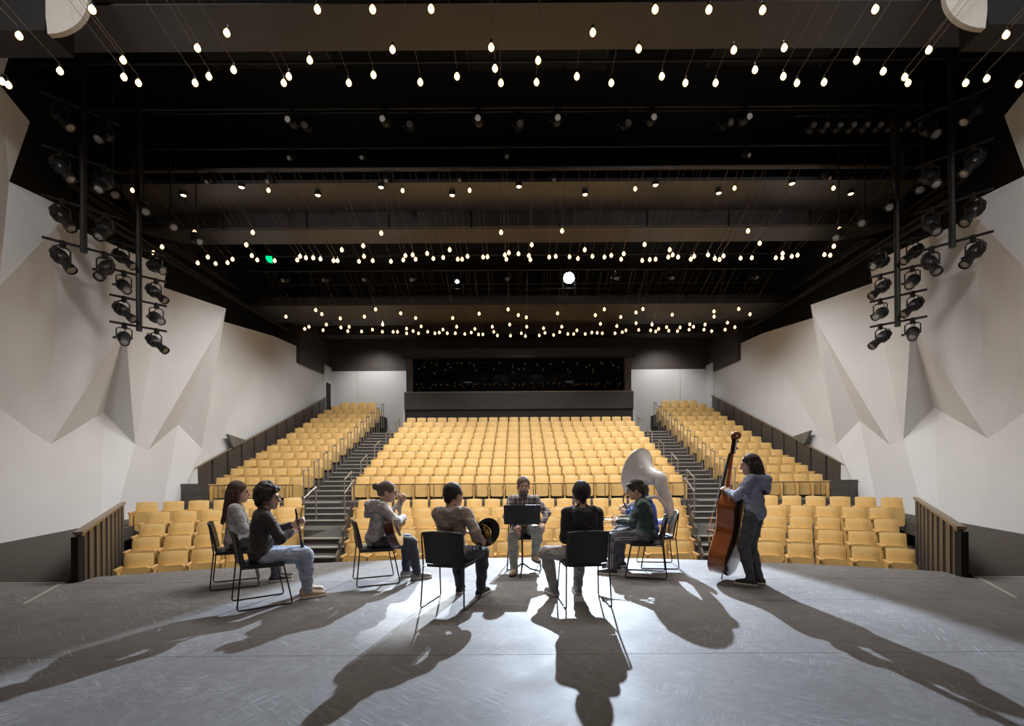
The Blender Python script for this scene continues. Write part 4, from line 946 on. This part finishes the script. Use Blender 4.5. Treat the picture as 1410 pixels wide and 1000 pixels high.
M_DKSWEAT = cloth('dark_brown_sweater', (0.040, 0.033, 0.034)); M_GREYH = cloth('light_grey_hoodie', (0.40, 0.38, 0.37)); M_TANH = cloth('taupe_hoodie', (0.30, 0.25, 0.21)); M_BLKH = cloth('black_hoodie', (0.022, 0.021, 0.023))
M_GREENS = cloth('dark_green_sweater', (0.028, 0.062, 0.055)); M_BLUES = cloth('bright_blue_shirt', (0.04, 0.10, 0.42)); M_BLUEH = cloth('blue_grey_hoodie', (0.24, 0.27, 0.38)); M_WHT = cloth('pale_top', (0.48, 0.47, 0.48))
M_CHAR = cloth('charcoal_jeans', (0.075, 0.08, 0.10)); M_GREYT = cloth('stone_trousers', (0.34, 0.32, 0.30))
H_DARK = mat('dark_brown_hair', (0.030, 0.018, 0.013), 0.7, noise=0.4, nscale=60, stretch=(1, 1, 0.2), bump=0.5, bscale=120, sheen=0.1); H_BROWN = mat('brown_hair', (0.075, 0.035, 0.022), 0.7, noise=0.4, nscale=60, stretch=(1, 1, 0.2), bump=0.5, bscale=120, sheen=0.1)
H_BLACK = mat('black_hair', (0.012, 0.010, 0.010), 0.7, noise=0.4, nscale=60, bump=0.5, bscale=120, sheen=0.1); H_GREYB = mat('light_brown_hair', (0.11, 0.075, 0.055), 0.7, noise=0.4, nscale=60, bump=0.4, bscale=120, sheen=0.1); H_BEARD = mat('grey_beard', (0.16, 0.12, 0.11), 0.7, noise=0.3, nscale=80)
S_TAN = mat('tan_shoe', (0.42, 0.30, 0.20), 0.6, noise=0.1); S_BLK = mat('black_shoe', (0.025, 0.025, 0.027), 0.5, noise=0.2); S_WHT = mat('white_shoe', (0.62, 0.60, 0.58), 0.55, noise=0.05); S_GRY = mat('grey_shoe', (0.25, 0.24, 0.24), 0.6, noise=0.1); SOLE_W = mat('white_sole', (0.68, 0.66, 0.62), 0.6, noise=0.05); SOLE_B = mat('dark_sole', (0.03, 0.03, 0.03), 0.7)

# stacking chairs
M_SHELL = mat('black_chair_shell', (0.017, 0.017, 0.019), 0.48, noise=0.2, nscale=40, bump=0.1, bscale=200)
def make_chair():
    t = thing('stacking_chair', 'x', 'chair')
    MB().rbox((-0.225, -0.21, 0.435), (0.225, 0.22, 0.465), 0.07, 2, 4).build('seat', M_SHELL, t)
    vs = []; fs = []; nx, nz = 8, 6
    for q in (0, 1):
        for iz in range(nz + 1):
            for ix in range(nx + 1):
                u = -1 + 2 * ix / nx; v = iz / nz
                wv = 0.225 * (1 - 0.03 * v - 0.05 * (1 - v)); y = -0.215 - 0.075 * v ** 1.3 + 0.03 * u * u - 0.02 * q
                vs.append((u * wv, y, 0.475 + v * 0.345 - 0.012 * (abs(u) ** 6) * (v > 0.99)))
    s = (nx + 1) * (nz + 1)
    for iz in range(nz):
        for ix in range(nx):
            a = iz * (nx + 1) + ix; fs.append((a, a + nx + 1, a + nx + 2, a + 1)); fs.append((s + a, s + a + 1, s + a + nx + 2, s + a + nx + 1))
    for ix in range(nx):
        a = ix; fs.append((a, a + 1, s + a + 1, s + a)); a = nz * (nx + 1) + ix; fs.append((a, s + a, s + a + 1, a + 1))
    for iz in range(nz):
        a = iz * (nx + 1); fs.append((a, s + a, s + a + nx + 1, a + nx + 1)); a += nx; fs.append((a, a + nx + 1, s + a + nx + 1, s + a))
    bk = MB().add(vs, fs).build('backrest', M_SHELL, t, True)
    MB().tube([(-0.226, -0.262, 0.806), (-0.1, -0.288, 0.822), (0.1, -0.288, 0.822), (0.226, -0.262, 0.806)], 0.011, 6).build('top_edge', M_SHELL, bk, True)
    for sx in (-1, 1):
        MB().tube([(sx * 0.23, -0.27, 0.80), (sx * 0.232, -0.225, 0.46), (sx * 0.245, -0.265, 0.03), (sx * 0.245, -0.255, 0.011), (sx * 0.245, -0.22, 0.008), (sx * 0.245, 0.24, 0.008), (sx * 0.245, 0.265, 0.012), (sx * 0.245, 0.268, 0.03), (sx * 0.222, 0.19, 0.43)], 0.0085, 7).build('leg', M_BLACKMET, t, True)
        for y in (-0.18, 0.2): MB().box((sx * 0.245 - 0.012, y - 0.02, 0.0), (sx * 0.245 + 0.012, y + 0.02, 0.014)).build('glide', M_SHELL, t)
        MB().tube([(sx * 0.222, 0.19, 0.43), (sx * 0.232, -0.225, 0.44)], 0.0085, 6).build('seat_rail', M_BLACKMET, t)
    return t
chair0 = make_chair(); remember(chair0); first = [True]
def chair(x, y, rz, label):
    o = chair0 if first[0] else copy_tree(chair0); first[0] = False
    o.location = (x, y, 0); o.rotation_euler = (0, 0, rz); o['label'] = label; o['group'] = 'stacking chairs on stage'; return o
def inst(name, label, cat, loc, rz, off=(0, 0, 0)):
    c, s = math.cos(rz), math.sin(rz); return thing(name, label, cat, (loc[0] + c * off[0] - s * off[1], loc[1] + s * off[0] + c * off[1], off[2]), rz)
R_ = math.radians
DN = (0, 0, -1)

# 1 curly-haired player at left ------------------------------------------------
L1, a1 = (-2.90, 5.46), R_(-54)
chair(-2.90, 5.46, a1, 'black wire-legged chair of the curly-haired person at left')
person('seated person with curly dark hair, dark sweater and washed blue jeans', L1, a1, pelvis=(0, 0, 0.53), hs=1.1, lean=-0.02, slump=0.16, head_yaw=R_(-26),
       hands={'R': (npv(0.06, 0.33, 0.78), (-0.5, 0.6, 0.3), (-0.7, -0.3, 0.1), (0.7, -0.5, -0.4), 0.8), 'L': (npv(-0.03, 0.36, 0.86), (0.5, 0.6, 0.3), (0.7, -0.3, 0), (-0.7, -0.5, -0.4), 0.8)},
       feet={'L': (-0.10, 0.50, 0.1), 'R': (0.12, 0.46, -0.15)}, top=M_DKSWEAT, top_kind='sweater', bottom=M_JEANS, shoe=S_TAN, sole=SOLE_W, hair=H_DARK, hair_kind='curly', glasses=True, seed=3, sleeve=0.72)
t = inst('clarinet', 'small dark clarinet with silver keys held by the curly-haired person', 'clarinet', L1, a1, (0.02, 0.42, 0.62))
MB().lathe([(0.028, -0.06), (0.016, 0.0), (0.012, 0.06), (0.012, 0.36), (0.009, 0.42)], aim((0, 0, 0), (0, -0.16, 1)), 12).build('tube', M_SHELL, t, True)
for i in range(6): MB().lathe([(0.0145, 0.06 + 0.045 * i), (0.015, 0.068 + 0.045 * i), (0.0145, 0.076 + 0.045 * i)], aim((0, 0, 0), (0, -0.16, 1)), 10).build('key_ring', M_CHROME, t)
# 2 long-haired person behind ----------------------------------------------------
L2, a2 = (-3.68, 6.30), R_(-62)
chair(-3.68, 6.30, a2, 'black wire-legged chair of the long-haired person at far left')
person('seated person with long brown hair behind the curly-haired one', L2, a2, lean=0.02, head_yaw=R_(-5),
       hands={'R': (npv(0.06, 0.30, 0.68), (-0.4, 0.8, 0), DN, (0.7, -0.5, -0.4), 0.4), 'L': (npv(-0.06, 0.32, 0.68), (0.3, 0.8, 0), DN, (-0.7, -0.5, -0.4), 0.4)},
       feet={'L': (-0.08, 0.48, 0.1), 'R': (0.09, 0.46, -0.1)}, top=M_WHT, top_kind='sweater', bottom=M_CHAR, shoe=S_BLK, sole=SOLE_W, hair=H_BROWN, hair_kind='long', seed=4)
# 3 guitarist ---------------------------------------------------------------------
L3, a3 = (-1.90, 6.42), R_(-66)
chair(-1.90, 6.42, a3, 'dark chair under the guitarist in the light grey hoodie')
person('seated guitarist in light grey hoodie with hair in a small bun', L3, a3, lean=0.16, slump=0.06, head_yaw=R_(-12), head_pitch=-0.08,
       hands={'R': (npv(0.15, 0.34, 0.84), (-0.6, 0.2, -0.5), (0, -1, 0), (0.8, -0.5, -0.1), 0.5), 'L': (npv(-0.22, 0.36, 1.00), (-0.2, 0.5, 0.6), (0.6, -0.5, 0.3), (-0.6, 0.0, -0.8), 1.0)},
       feet={'L': (-0.12, 0.42, 0.1), 'R': (0.10, 0.52, -0.1)}, top=M_GREYH, top_kind='hoodie', bottom=M_NAVY, shoe=S_GRY, sole=SOLE_W, hair=H_GREYB, hair_kind='bun', seed=5, glasses=True)
M_SPRUCE = mat('spruce_top', (0.55, 0.33, 0.13), 0.3, noise=0.1, nscale=30, stretch=(1, 8, 1), coat=0.4); M_MAHO = mat('dark_mahogany', (0.055, 0.022, 0.014), 0.25, noise=0.25, nscale=12, coat=0.6); M_NECK = mat('neck_wood', (0.20, 0.09, 0.04), 0.35, noise=0.15)
def outline(prof, n=40):
    """closed outline from (t along body, half-width) samples, smoothed"""
    ts = np.array([p[0] for p in prof]); ws = np.array([p[1] for p in prof]); u = 0.5 - 0.5 * np.cos(np.linspace(0, PI, n))
    tt = ts[0] + (ts[-1] - ts[0]) * u; L = len(ts)
    m = np.zeros(L)
    for i in range(L):
        if 0 < i < L - 1: m[i] = (ws[i + 1] - ws[i - 1]) / (ts[i + 1] - ts[i - 1])
    out = []
    for x in tt:
        i = min(max(np.searchsorted(ts, x) - 1, 0), L - 2); h = ts[i + 1] - ts[i]; s = (x - ts[i]) / h
        if i == 0: w_ = ws[0] + (ws[1] - ws[0]) * math.sqrt(max(0, 1 - (1 - s) ** 2))
        elif i == L - 2: w_ = ws[-1] + (ws[-2] - ws[-1]) * math.sqrt(max(0, 1 - s * s))
        else: w_ = (2 * s ** 3 - 3 * s ** 2 + 1) * ws[i] + (s ** 3 - 2 * s ** 2 + s) * h * m[i] + (-2 * s ** 3 + 3 * s ** 2) * ws[i + 1] + (s ** 3 - s ** 2) * h * m[i + 1]
        out.append((x, max(w_, 0)))
    return out
def string_body(parent, T, prof, depth, m_top, m_rib, m_back, arch, rim):
    o = outline(prof); right = [(w_, x) for (x, w_) in o]; left = [(-w_, x) for (x, w_) in reversed(o)][1:-1]; P = right + left; N = len(P)
    cx, cy = 0, sum(p[1] for p in P) / N
    def ring(sc, z): return [T @ Vector((cx + (p[0] - cx) * sc, cy + (p[1] - cy) * (0.5 + 0.5 * sc), z)) for p in P]
    MB().add(ring(1, -depth / 2) + ring(1, depth / 2), [(i, (i + 1) % N, N + (i + 1) % N, N + i) for i in range(N)]).build('ribs', m_rib, parent, True)
    for (sg, m, nm) in ((1, m_top, 'top_plate'), (-1, m_back, 'back_plate')):
        rs = [(1 + rim, depth / 2 - 0.002), (1 + rim, depth / 2 + 0.006), (0.9, depth / 2 + 0.008 + arch * 0.35), (0.6, depth / 2 + 0.008 + arch * 0.85), (0.0, depth / 2 + 0.008 + arch)]
        vs = []; fs = []
        for (sc, z) in rs: vs += ring(sc, sg * z)
        for r in range(len(rs) - 1):
            for i in range(N): fs.append((r * N + i, r * N + (i + 1) % N, (r + 1) * N + (i + 1) % N, (r + 1) * N + i))
        fs.append(tuple(range(N)))
        if sg < 0: fs = [tuple(reversed(f)) for f in fs]
        MB().add(vs, fs).build(nm, m, parent, True)
g = inst('acoustic_guitar', 'acoustic guitar with orange top and dark back held by the seated guitarist', 'guitar', L3, a3, (0.23, 0.20, 0.72))
gy = Vector((-0.80, 0.18, 0.57)).normalized(); gz = Vector((0.78, 0.60, -0.15)); gz = (gz - gy * gz.dot(gy)).normalized(); gx = gy.cross(gz)
TG = Matrix((gx, gy, gz)).transposed().to_4x4()
string_body(g, TG, [(-0.25, 0.02), (-0.22, 0.12), (-0.12, 0.19), (0.0, 0.165), (0.07, 0.125), (0.15, 0.135), (0.21, 0.12), (0.245, 0.02)], 0.105, M_SPRUCE, M_MAHO, M_MAHO, 0.0, 0.01)
MB().lathe([(0.0, 0.0), (0.05, 0.0), (0.052, -0.002)], TG @ Matrix.Translation((0, 0.08, 0.063)), 20).build('sound_hole', M_BLACK, g)
MB().box((-0.027, 0.14, 0.055), (0.027, 0.60, 0.075), TG).build('fingerboard', M_SHELL, g); MB().tube([TG @ Vector((0, 0.22, 0.045)), TG @ Vector((0, 0.60, 0.05))], 0.022, 8).build('neck', M_NECK, g, True)
hd = MB().box((-0.036, 0.60, 0.04), (0.036, 0.76, 0.062), TG).build('headstock', M_NECK, g)
for s in (-1, 1):
    for i in range(3): MB().tube([TG @ Vector((s * 0.036, 0.63 + 0.045 * i, 0.05)), TG @ Vector((s * 0.06, 0.63 + 0.045 * i, 0.05))], 0.007, 6).build('tuning_peg', M_CHROME, hd)
MB().box((-0.07, -0.10, 0.06), (0.07, -0.07, 0.074), TG).build('bridge', M_SHELL, g)
for i in range(6): MB().tube([TG @ Vector((-0.02 + 0.008 * i, -0.085, 0.078)), TG @ Vector((-0.02 + 0.008 * i, 0.6, 0.08))], 0.0009, 4).build('string', M_CHROME, g)
# 4 horn player --------------------------------------------------------------------
L4, a4 = (-0.76, 5.40), R_(-14)
chair(-0.76, 5.40, a4, 'black chair seen from behind under the person in taupe hoodie')
person('seated person seen from behind in taupe hoodie holding a horn', L4, a4, lean=0.03, slump=0.08, head_yaw=R_(-25),
       hands={'R': (npv(0.29, 0.12, 0.70), (0.3, 0.7, -0.4), (-0.8, 0.3, 0), (0.5, -0.6, -0.5), 0.7), 'L': (npv(0.02, 0.34, 0.74), (0.6, 0.6, 0), (0.3, 0.2, -1), (-0.3, -0.4, -0.8), 0.8)},
       feet={'L': (-0.06, 0.42, 0.15), 'R': (0.22, 0.36, -0.2)}, top=M_TANH, top_kind='hoodie', bottom=M_NAVY, shoe=S_BLK, sole=SOLE_W, hair=H_BLACK, hair_kind='short', seed=6)
M_BRASS = mat('brass', (0.72, 0.46, 0.14), 0.2, metal=1.0, noise=0.08, nscale=12); M_DKBRASS = mat('shaded_brass', (0.018, 0.017, 0.02), 0.35, metal=0.0, spec=0.25, noise=0.2, nscale=8); M_SILVER = mat('silver_plate', (0.72, 0.72, 0.74), 0.18, metal=1.0, noise=0.05)  # bell brass coloured near black to stand in for its shadowed back
def bell_profile(L, r0, r1, p=3.2, n=16, th=0.004):
    out = [(r0 + (r1 - r0) * (0.12 * (i / n) + 0.88 * (i / n) ** p), L * i / n) for i in range(n + 1)]
    return out + [(r1 + 0.005, L + 0.002), (r1, L + 0.006)] + [(max(r - th, 0.003), z + 0.002) for (r, z) in reversed(out)]
h = inst('french_horn', 'french horn with dark bell and golden tubing resting on a thigh', 'horn', L4, a4, (0.36, 0.16, 0.70))
TB = aim((-0.02, 0.08, 0.06), (0.62, -0.55, -0.12))
hb = MB().lathe(bell_profile(0.30, 0.025, 0.165, 3.4), TB @ Matrix.Translation((0, 0, -0.30)), 28, False).build('bell', M_DKBRASS, h, True)
MB().lathe([(0.161, 0.0), (0.170, 0.002), (0.161, 0.006)], TB, 28, False).build('bell_rim', M_BRASS, hb, True)
rc = Vector((-0.12, 0.16, 0.02)); ru = Vector((0.75, -0.1, 0.2)).normalized(); rv = Vector((0, 0.35, -1)).normalized()
for (r, rr) in ((0.125, 0.016), (0.095, 0.012), (0.07, 0.010)):
    MB().tube([rc + ru * (r * math.cos(a)) + rv * (r * math.sin(a)) for a in [2 * PI * i / 22 for i in range(22)]], rr, 8, closed=True).build('coil', M_BRASS, h, True)
for i in range(3): MB().lathe([(0.024, -0.02), (0.026, -0.018), (0.026, 0.03), (0.02, 0.034)], aim(rc + ru * (-0.05 + 0.05 * i), (0.1, 0.9, 0.3)), 12).build('rotary_valve', M_BRASS, h, True)
MB().tube([rc + rv * -0.12, rc + Vector((-0.10, 0.02, 0.20)), rc + Vector((-0.14, -0.04, 0.27))], [0.010, 0.006, 0.012], 8).build('mouthpipe', M_BRASS, h, True)
# 5 plaid-shirted person and music stand --------------------------------------------
L5, a5 = (0.06, 7.30), R_(180)
chair(0.06, 7.30, a5, 'chair under the plaid-shirted person facing the stage')
person('seated bearded person in plaid shirt and grey trousers facing the camera', L5, a5, pelvis=(0, 0, 0.56), lean=0.06, slump=0.0, head_yaw=R_(6), belly=1.1,
       hands={'R': (npv(0.12, 0.36, 0.66), (-0.3, 0.8, -0.5), (-0.3, 0, -1), (0.8, -0.3, -0.3), 0.5), 'L': (npv(-0.27, 0.36, 0.70), (0.1, 0.8, -0.5), (0, 0, -1), (-0.8, -0.4, -0.2), 0.6)},
       feet={'L': (-0.16, 0.26, 0.25, 0.22), 'R': (0.14, 0.50, -0.2)}, top=M_PLAID, top_kind='shirt', bottom=M_JEANSG, shoe=S_TAN, sole=SOLE_B, hair=H_GREYB, hair_kind='short', beard=H_BEARD, seed=7)
ms = thing('music_stand', 'black music stand in front of the plaid-shirted person', 'music stand', (0.035, 6.82, 0))
TD = Matrix.Translation((0, 0.0, 0.78)) @ Matrix.Rotation(R_(18), 4, 'X')
dk = MB().rbox((-0.255, -0.004, -0.09), (0.255, 0.004, 0.20), 0.015, 1, 3, TD).build('desk', M_BLACKMET, ms); MB().box((-0.25, 0.0, -0.095), (0.25, 0.06, -0.085), TD).build('lip', M_BLACKMET, dk)
MB().tube([(0, 0, 0.12), (0, 0, 0.55)], 0.013, 10).build('lower_tube', M_BLACKMET, ms, True); MB().tube([(0, 0, 0.5), (0, 0, 0.80)], 0.009, 10).build('upper_tube', M_BLACKMET, ms, True); MB().lathe([(0.018, 0.52), (0.018, 0.57)], None, 10).build('collar', M_BLACKMET, ms)
for i in range(3):
    a = 2 * PI * i / 3 + 0.4; MB().tube([(0, 0, 0.15), (0.12 * math.cos(a), 0.12 * math.sin(a), 0.06), (0.27 * math.cos(a), 0.27 * math.sin(a), 0.012)], 0.011, 7).build('leg', M_BLACKMET, ms, True)
# 6 black-hooded person in the middle --------------------------------------------------
L6, a6 = (0.70, 5.40), R_(6)
chair(0.70, 5.40, a6, 'black chair seen from behind under the person in black hoodie')
person('seated person seen from behind in black hoodie and stone trousers', L6, a6, lean=0.02, slump=0.06, head_yaw=R_(2),
       hands={'R': (npv(0.12, 0.30, 0.68), (-0.3, 0.9, -0.2), (0, 0, -1), (0.25, -0.5, -0.9), 0.4), 'L': (npv(-0.12, 0.30, 0.68), (0.3, 0.9, -0.2), (0, 0, -1), (-0.25, -0.5, -0.9), 0.4)},
       feet={'L': (-0.27, 0.32, 0.35), 'R': (0.02, 0.36, 0.0)}, knee_pole={'L': (-0.6, 0.6, 0.7), 'R': (0.1, 0.6, 0.9)}, top=M_BLKH, top_kind='hoodie', bottom=M_GREYT, shoe=S_GRY, sole=SOLE_W, hair=H_BLACK, hair_kind='short', hair_grow=1.07, seed=8)
# 7 trumpet player ----------------------------------------------------------------------
L7, a7 = (1.74, 6.72), R_(76)
chair(1.74, 6.72, a7, 'black chair of the trumpet player in the dark green sweater')
person('seated trumpet player in dark green sweater and striped dark trousers', L7, a7, lean=-0.02, slump=0.30, head_yaw=R_(6), head_pitch=-0.16,
       hands={'R': (npv(0.05, 0.36, 0.76), (-0.5, 0.7, 0), (-0.5, -0.2, -0.6), (0.8, -0.4, -0.4), 0.9), 'L': (npv(-0.10, 0.36, 0.74), (0.5, 0.7, 0.1), (0.6, 0, -0.6), (-0.8, -0.4, -0.4), 0.9)},
       feet={'L': (-0.10, 0.46, 0.05), 'R': (0.16, 0.42, -0.1)}, top=M_GREENS, top_kind='sweater', bottom=M_STRIPE, stripes=M_WHT, shoe=S_BLK, sole=SOLE_W, hair=H_DARK, hair_kind='fringe', seed=9, glasses=True)
tr = inst('trumpet', 'brass trumpet pointing left held on the lap of the green-sweatered player', 'trumpet', L7, a7, (-0.02, 0.40, 0.78))
tb = MB().lathe(bell_profile(0.24, 0.008, 0.062, 4.0), aim((0, 0.06, 0.0), (0, 1, 0.02)), 20, False).build('bell', M_BRASS, tr, True)
MB().tube([(0, 0.07, 0), (0, -0.16, 0.0), (0, -0.19, -0.03), (0, -0.17, -0.058), (0, -0.05, -0.06)], 0.0075, 8).build('bell_tube', M_BRASS, tr, True); MB().tube([(0.02, -0.30, -0.03), (0.02, 0.16, -0.03), (0.02, 0.19, -0.05), (0.02, 0.16, -0.075), (0.02, 0.0, -0.075)], 0.0065, 8).build('lead_pipe', M_SILVER, tr, True)
for i in range(3):
    v = MB().lathe([(0.012, -0.10), (0.013, -0.095), (0.013, 0.035), (0.006, 0.04), (0.004, 0.06), (0.010, 0.062), (0.010, 0.066)], Matrix.Translation((0.01, -0.02 + 0.032 * i, -0.02)), 12).build('valve', M_SILVER, tr, True)
MB().lathe([(0.004, 0.0), (0.006, 0.03), (0.013, 0.06), (0.0135, 0.07)], aim((0.02, -0.29, -0.03), (0, -1, 0)), 12).build('mouthpiece', M_SILVER, tr, True)
# 7b sousaphone player -------------------------------------------------------------------
L8, a8 = (1.95, 7.30), R_(84)
chair(2.06, 7.30, a8, 'chair of the sousaphone player behind the trumpet player')
person('seated sousaphone player in bright blue shirt, mostly hidden behind the trumpet player', L8, a8, pelvis=(0, 0, 0.53), lean=0.0, slump=0.32, head_yaw=R_(0), head_pitch=-0.1, hz=-0.06,
       hands={'R': (npv(0.08, 0.36, 0.86), (-0.5, 0.6, 0.1), (-0.6, -0.3, -0.3), (0.8, -0.4, -0.4), 0.9), 'L': (npv(-0.16, 0.34, 0.82), (0.5, 0.6, 0.1), (0.6, -0.3, -0.3), (-0.8, -0.4, -0.4), 0.9)},
       feet={'L': (-0.10, 0.44, 0.05), 'R': (0.12, 0.46, -0.1)}, top=M_BLUES, top_kind='shirt', bottom=M_CHAR, shoe=S_BLK, sole=SOLE_W, hair=H_DARK, hair_kind='short', seed=10)
M_FIBRE = mat('white_fibreglass', (0.82, 0.82, 0.81), 0.28, noise=0.03, nscale=4, coat=0.3)
so = inst('sousaphone', 'large white sousaphone with its bell raised above the players', 'sousaphone', L8, a8, (0, 0, 0.75))
# local frame of the player: x right (away from the camera), y forward (left in the picture), z up
bc = Vector((0.08, 0.16, 0.66)); ba = Vector((0.62, 0.62, 0.22)).normalized()      # rim centre, opening direction
sb = MB().lathe(bell_profile(0.36, 0.115, 0.36, 2.4, 20, 0.006), aim(bc - ba * 0.36, ba), 40, False).build('bell', M_FIBRE, so, True)
MB().lathe([(0.354, 0.358), (0.367, 0.362), (0.362, 0.372), (0.350, 0.368)], aim(bc - ba * 0.36, ba), 40, False).build('bell_rim', M_FIBRE, sb, True)
th = bc - ba * 0.34
pth = curve([th, th - ba * 0.07 + Vector((0, 0, -0.01)), Vector((-0.23, -0.14, 0.44)), Vector((-0.22, -0.22, 0.24)), Vector((-0.12, -0.27, 0.06)), Vector((0.06, -0.28, -0.06)), Vector((0.24, -0.16, -0.12)), Vector((0.29, 0.08, -0.02)), Vector((0.16, 0.27, 0.08)), Vector((-0.08, 0.30, 0.16)), Vector((-0.27, 0.14, 0.26)), Vector((-0.30, -0.06, 0.30)), Vector((-0.24, -0.20, 0.16))])
nn_ = len(pth); MB().tube(pth, [0.028 + 0.090 * max(0.0, 1 - (i / nn_) * 1.25) ** 1.6 for i in range(nn_)], 14).build('main_tube', M_FIBRE, so, True)
for i in range(3): MB().lathe([(0.018, -0.09), (0.02, -0.085), (0.02, 0.07), (0.008, 0.075), (0.006, 0.10), (0.014, 0.103)], Matrix.Translation((-0.02 - 0.045 * i, 0.36, 0.10)), 12).build('valve', M_SILVER, so, True)
for (o_, r_) in (((-0.06, 0.37, -0.02), 0.07), ((-0.10, 0.36, 0.02), 0.05)):
    MB().tube([Vector(o_) + Vector((r_ * math.cos(a), 0.01 * math.sin(2 * a), r_ * 0.9 * math.sin(a))) for a in [2 * PI * i / 18 for i in range(18)]], 0.010, 7, closed=True).build('valve_loop', M_SILVER, so, True)
MB().tube(curve([(-0.16, 0.36, 0.12), (-0.12, 0.40, 0.24), (-0.08, 0.36, 0.34), (-0.04, 0.26, 0.40), (0.0, 0.17, 0.42)]), 0.010, 8).build('mouthpipe', M_SILVER, so, True)
MB().lathe([(0.006, 0.0), (0.010, 0.03), (0.019, 0.06), (0.02, 0.07)], aim((0.0, 0.18, 0.42), (0.1, -1, 0.1)), 12).build('mouthpiece', M_SILVER, so, True)
# 8 standing bass player --------------------------------------------------------------------
L9, a9 = (2.96, 6.12), R_(48)
person('standing person with long brown hair in blue grey hoodie and dark jeans playing the bass', L9, a9, scale=0.955, pelvis=(0, 0, 0.935), lean=0.02, slump=0.04, head_yaw=R_(18), head_pitch=-0.10,
       hands={'R': (npv(0.10, 0.34, 1.12), (-0.2, 0.8, -0.3), (-0.6, 0.2, -0.5), (0.8, -0.2, -0.5), 0.6), 'L': (npv(-0.18, 0.28, 1.22), (0.3, 0.7, 0.5), (0.6, 0.4, -0.2), (-0.8, -0.2, -0.5), 1.1)},
       feet={'L': (-0.085, 0.03, 0.15), 'R': (0.095, -0.02, -0.25)}, knee_pole={'L': (0, 1, 0), 'R': (0, 1, 0)}, top=M_BLUEH, top_kind='hoodie', bottom=M_CHAR, shoe=S_BLK, sole=SOLE_W, hair=H_DARK, hair_kind='long', seed=11)
ab = R_(50)
M_BASSTOP = mat('amber_varnish_top', (0.42, 0.15, 0.035), 0.22, noise=0.35, nscale=5, coat=0.7, stretch=(4, 1, 1)); M_BASSRIB = mat('red_brown_varnish', (0.30, 0.085, 0.025), 0.2, noise=0.35, nscale=4, coat=0.7); M_BASSBK = mat('shaded_varnish', (0.045, 0.017, 0.010), 0.22, noise=0.3, nscale=4, coat=0.6)  # back varnish darkened in colour to stand in for the side in shadow
db = thing('double_bass', 'upright double bass with amber ribs and dark back beside the standing person', 'double bass', (2.66, 6.42, 0))
db.rotation_euler = (0, 0, ab)
TBs = Matrix.Translation((0, 0, 0.0)) @ Matrix.Rotation(R_(8), 4, 'X') @ Matrix(((-1, 0, 0, 0), (0, 0, 1, 0), (0, 1, 0, 0), (0, 0, 0, 1)))   # local: x width, y along the body (up), z front
string_body(db, TBs, [(0.10, 0.02), (0.13, 0.20), (0.24, 0.315), (0.36, 0.33), (0.52, 0.255), (0.66, 0.180), (0.80, 0.19), (0.93, 0.245), (1.04, 0.235), (1.13, 0.13), (1.20, 0.03)], 0.205, M_BASSTOP, M_BASSRIB, M_BASSBK, 0.028, 0.012)
MB().tube([TBs @ Vector((0, 0.11, 0.0)), TBs @ Vector((0, 0.0, 0.0))], 0.008, 8).build('endpin', M_BLACKMET, db)
MB().tube([TBs @ Vector((0, 1.16, 0.075)), TBs @ Vector((0, 1.30, 0.085)), TBs @ Vector((0, 1.66, 0.09))], [0.045, 0.026, 0.021], 10).build('neck', M_BASSRIB, db, True)
vs = [TBs @ Vector(p) for p in ((-0.045, 0.82, 0.175), (0.045, 0.82, 0.175), (0.022, 1.66, 0.105), (-0.022, 1.66, 0.105))]; MB().prism(vs, (TBs.to_3x3() @ Vector((0, 0, 0.018)))).build('fingerboard', M_SHELL, db)
px_ = MB().box((-0.032, 1.66, 0.055), (0.032, 1.86, 0.105), TBs).build('peg_box', M_BASSBK, db)
sc_ = [TBs @ Vector((0, 1.86 + 0.03 + 0.055 * (1 - i / 26) * math.sin(-1.2 + i * 0.36), 0.06 + 0.055 * (1 - i / 26) * math.cos(-1.2 + i * 0.36))) for i in range(24)]
MB().tube([TBs @ Vector((0, 1.82, 0.08))] + sc_, [0.03] + [0.030 - 0.0006 * i for i in range(24)], 10).build('scroll', M_BASSRIB, px_, True)
for i in range(4):
    s = -1 if i % 2 else 1; MB().tube([TBs @ Vector((s * 0.03, 1.69 + 0.045 * i, 0.08)), TBs @ Vector((s * 0.10, 1.69 + 0.045 * i, 0.07))], [0.008, 0.016], 8).build('tuning_key', M_BLACKMET, px_, True)
MB().prism([TBs @ Vector(p) for p in ((-0.075, 0.60, 0.13), (0.075, 0.60, 0.13), (0.05, 0.60, 0.255), (-0.05, 0.60, 0.255))], TBs.to_3x3() @ Vector((0, 0.016, 0))).build('bridge', M_NECK, db)
MB().prism([TBs @ Vector(p) for p in ((-0.025, 0.14, 0.16), (0.025, 0.14, 0.16), (0.055, 0.46, 0.20), (-0.055, 0.46, 0.20))], TBs.to_3x3() @ Vector((0, 0, 0.014))).build('tailpiece', M_SHELL, db)
for s in (-1, 1): MB().tube(curve([TBs @ Vector((s * 0.10, 0.74, 0.137)), TBs @ Vector((s * 0.12, 0.70, 0.136)), TBs @ Vector((s * 0.13, 0.62, 0.136)), TBs @ Vector((s * 0.15, 0.53, 0.134)), TBs @ Vector((s * 0.17, 0.50, 0.132))], 4), 0.006, 5).build('sound_hole', M_BLACK, db)
for i in range(4): MB().tube([TBs @ Vector((-0.03 + 0.02 * i, 0.44, 0.215)), TBs @ Vector((-0.03 + 0.02 * i, 0.60, 0.258)), TBs @ Vector((-0.015 + 0.01 * i, 1.66, 0.128))], 0.0016, 4).build('string', M_CHROME, db)
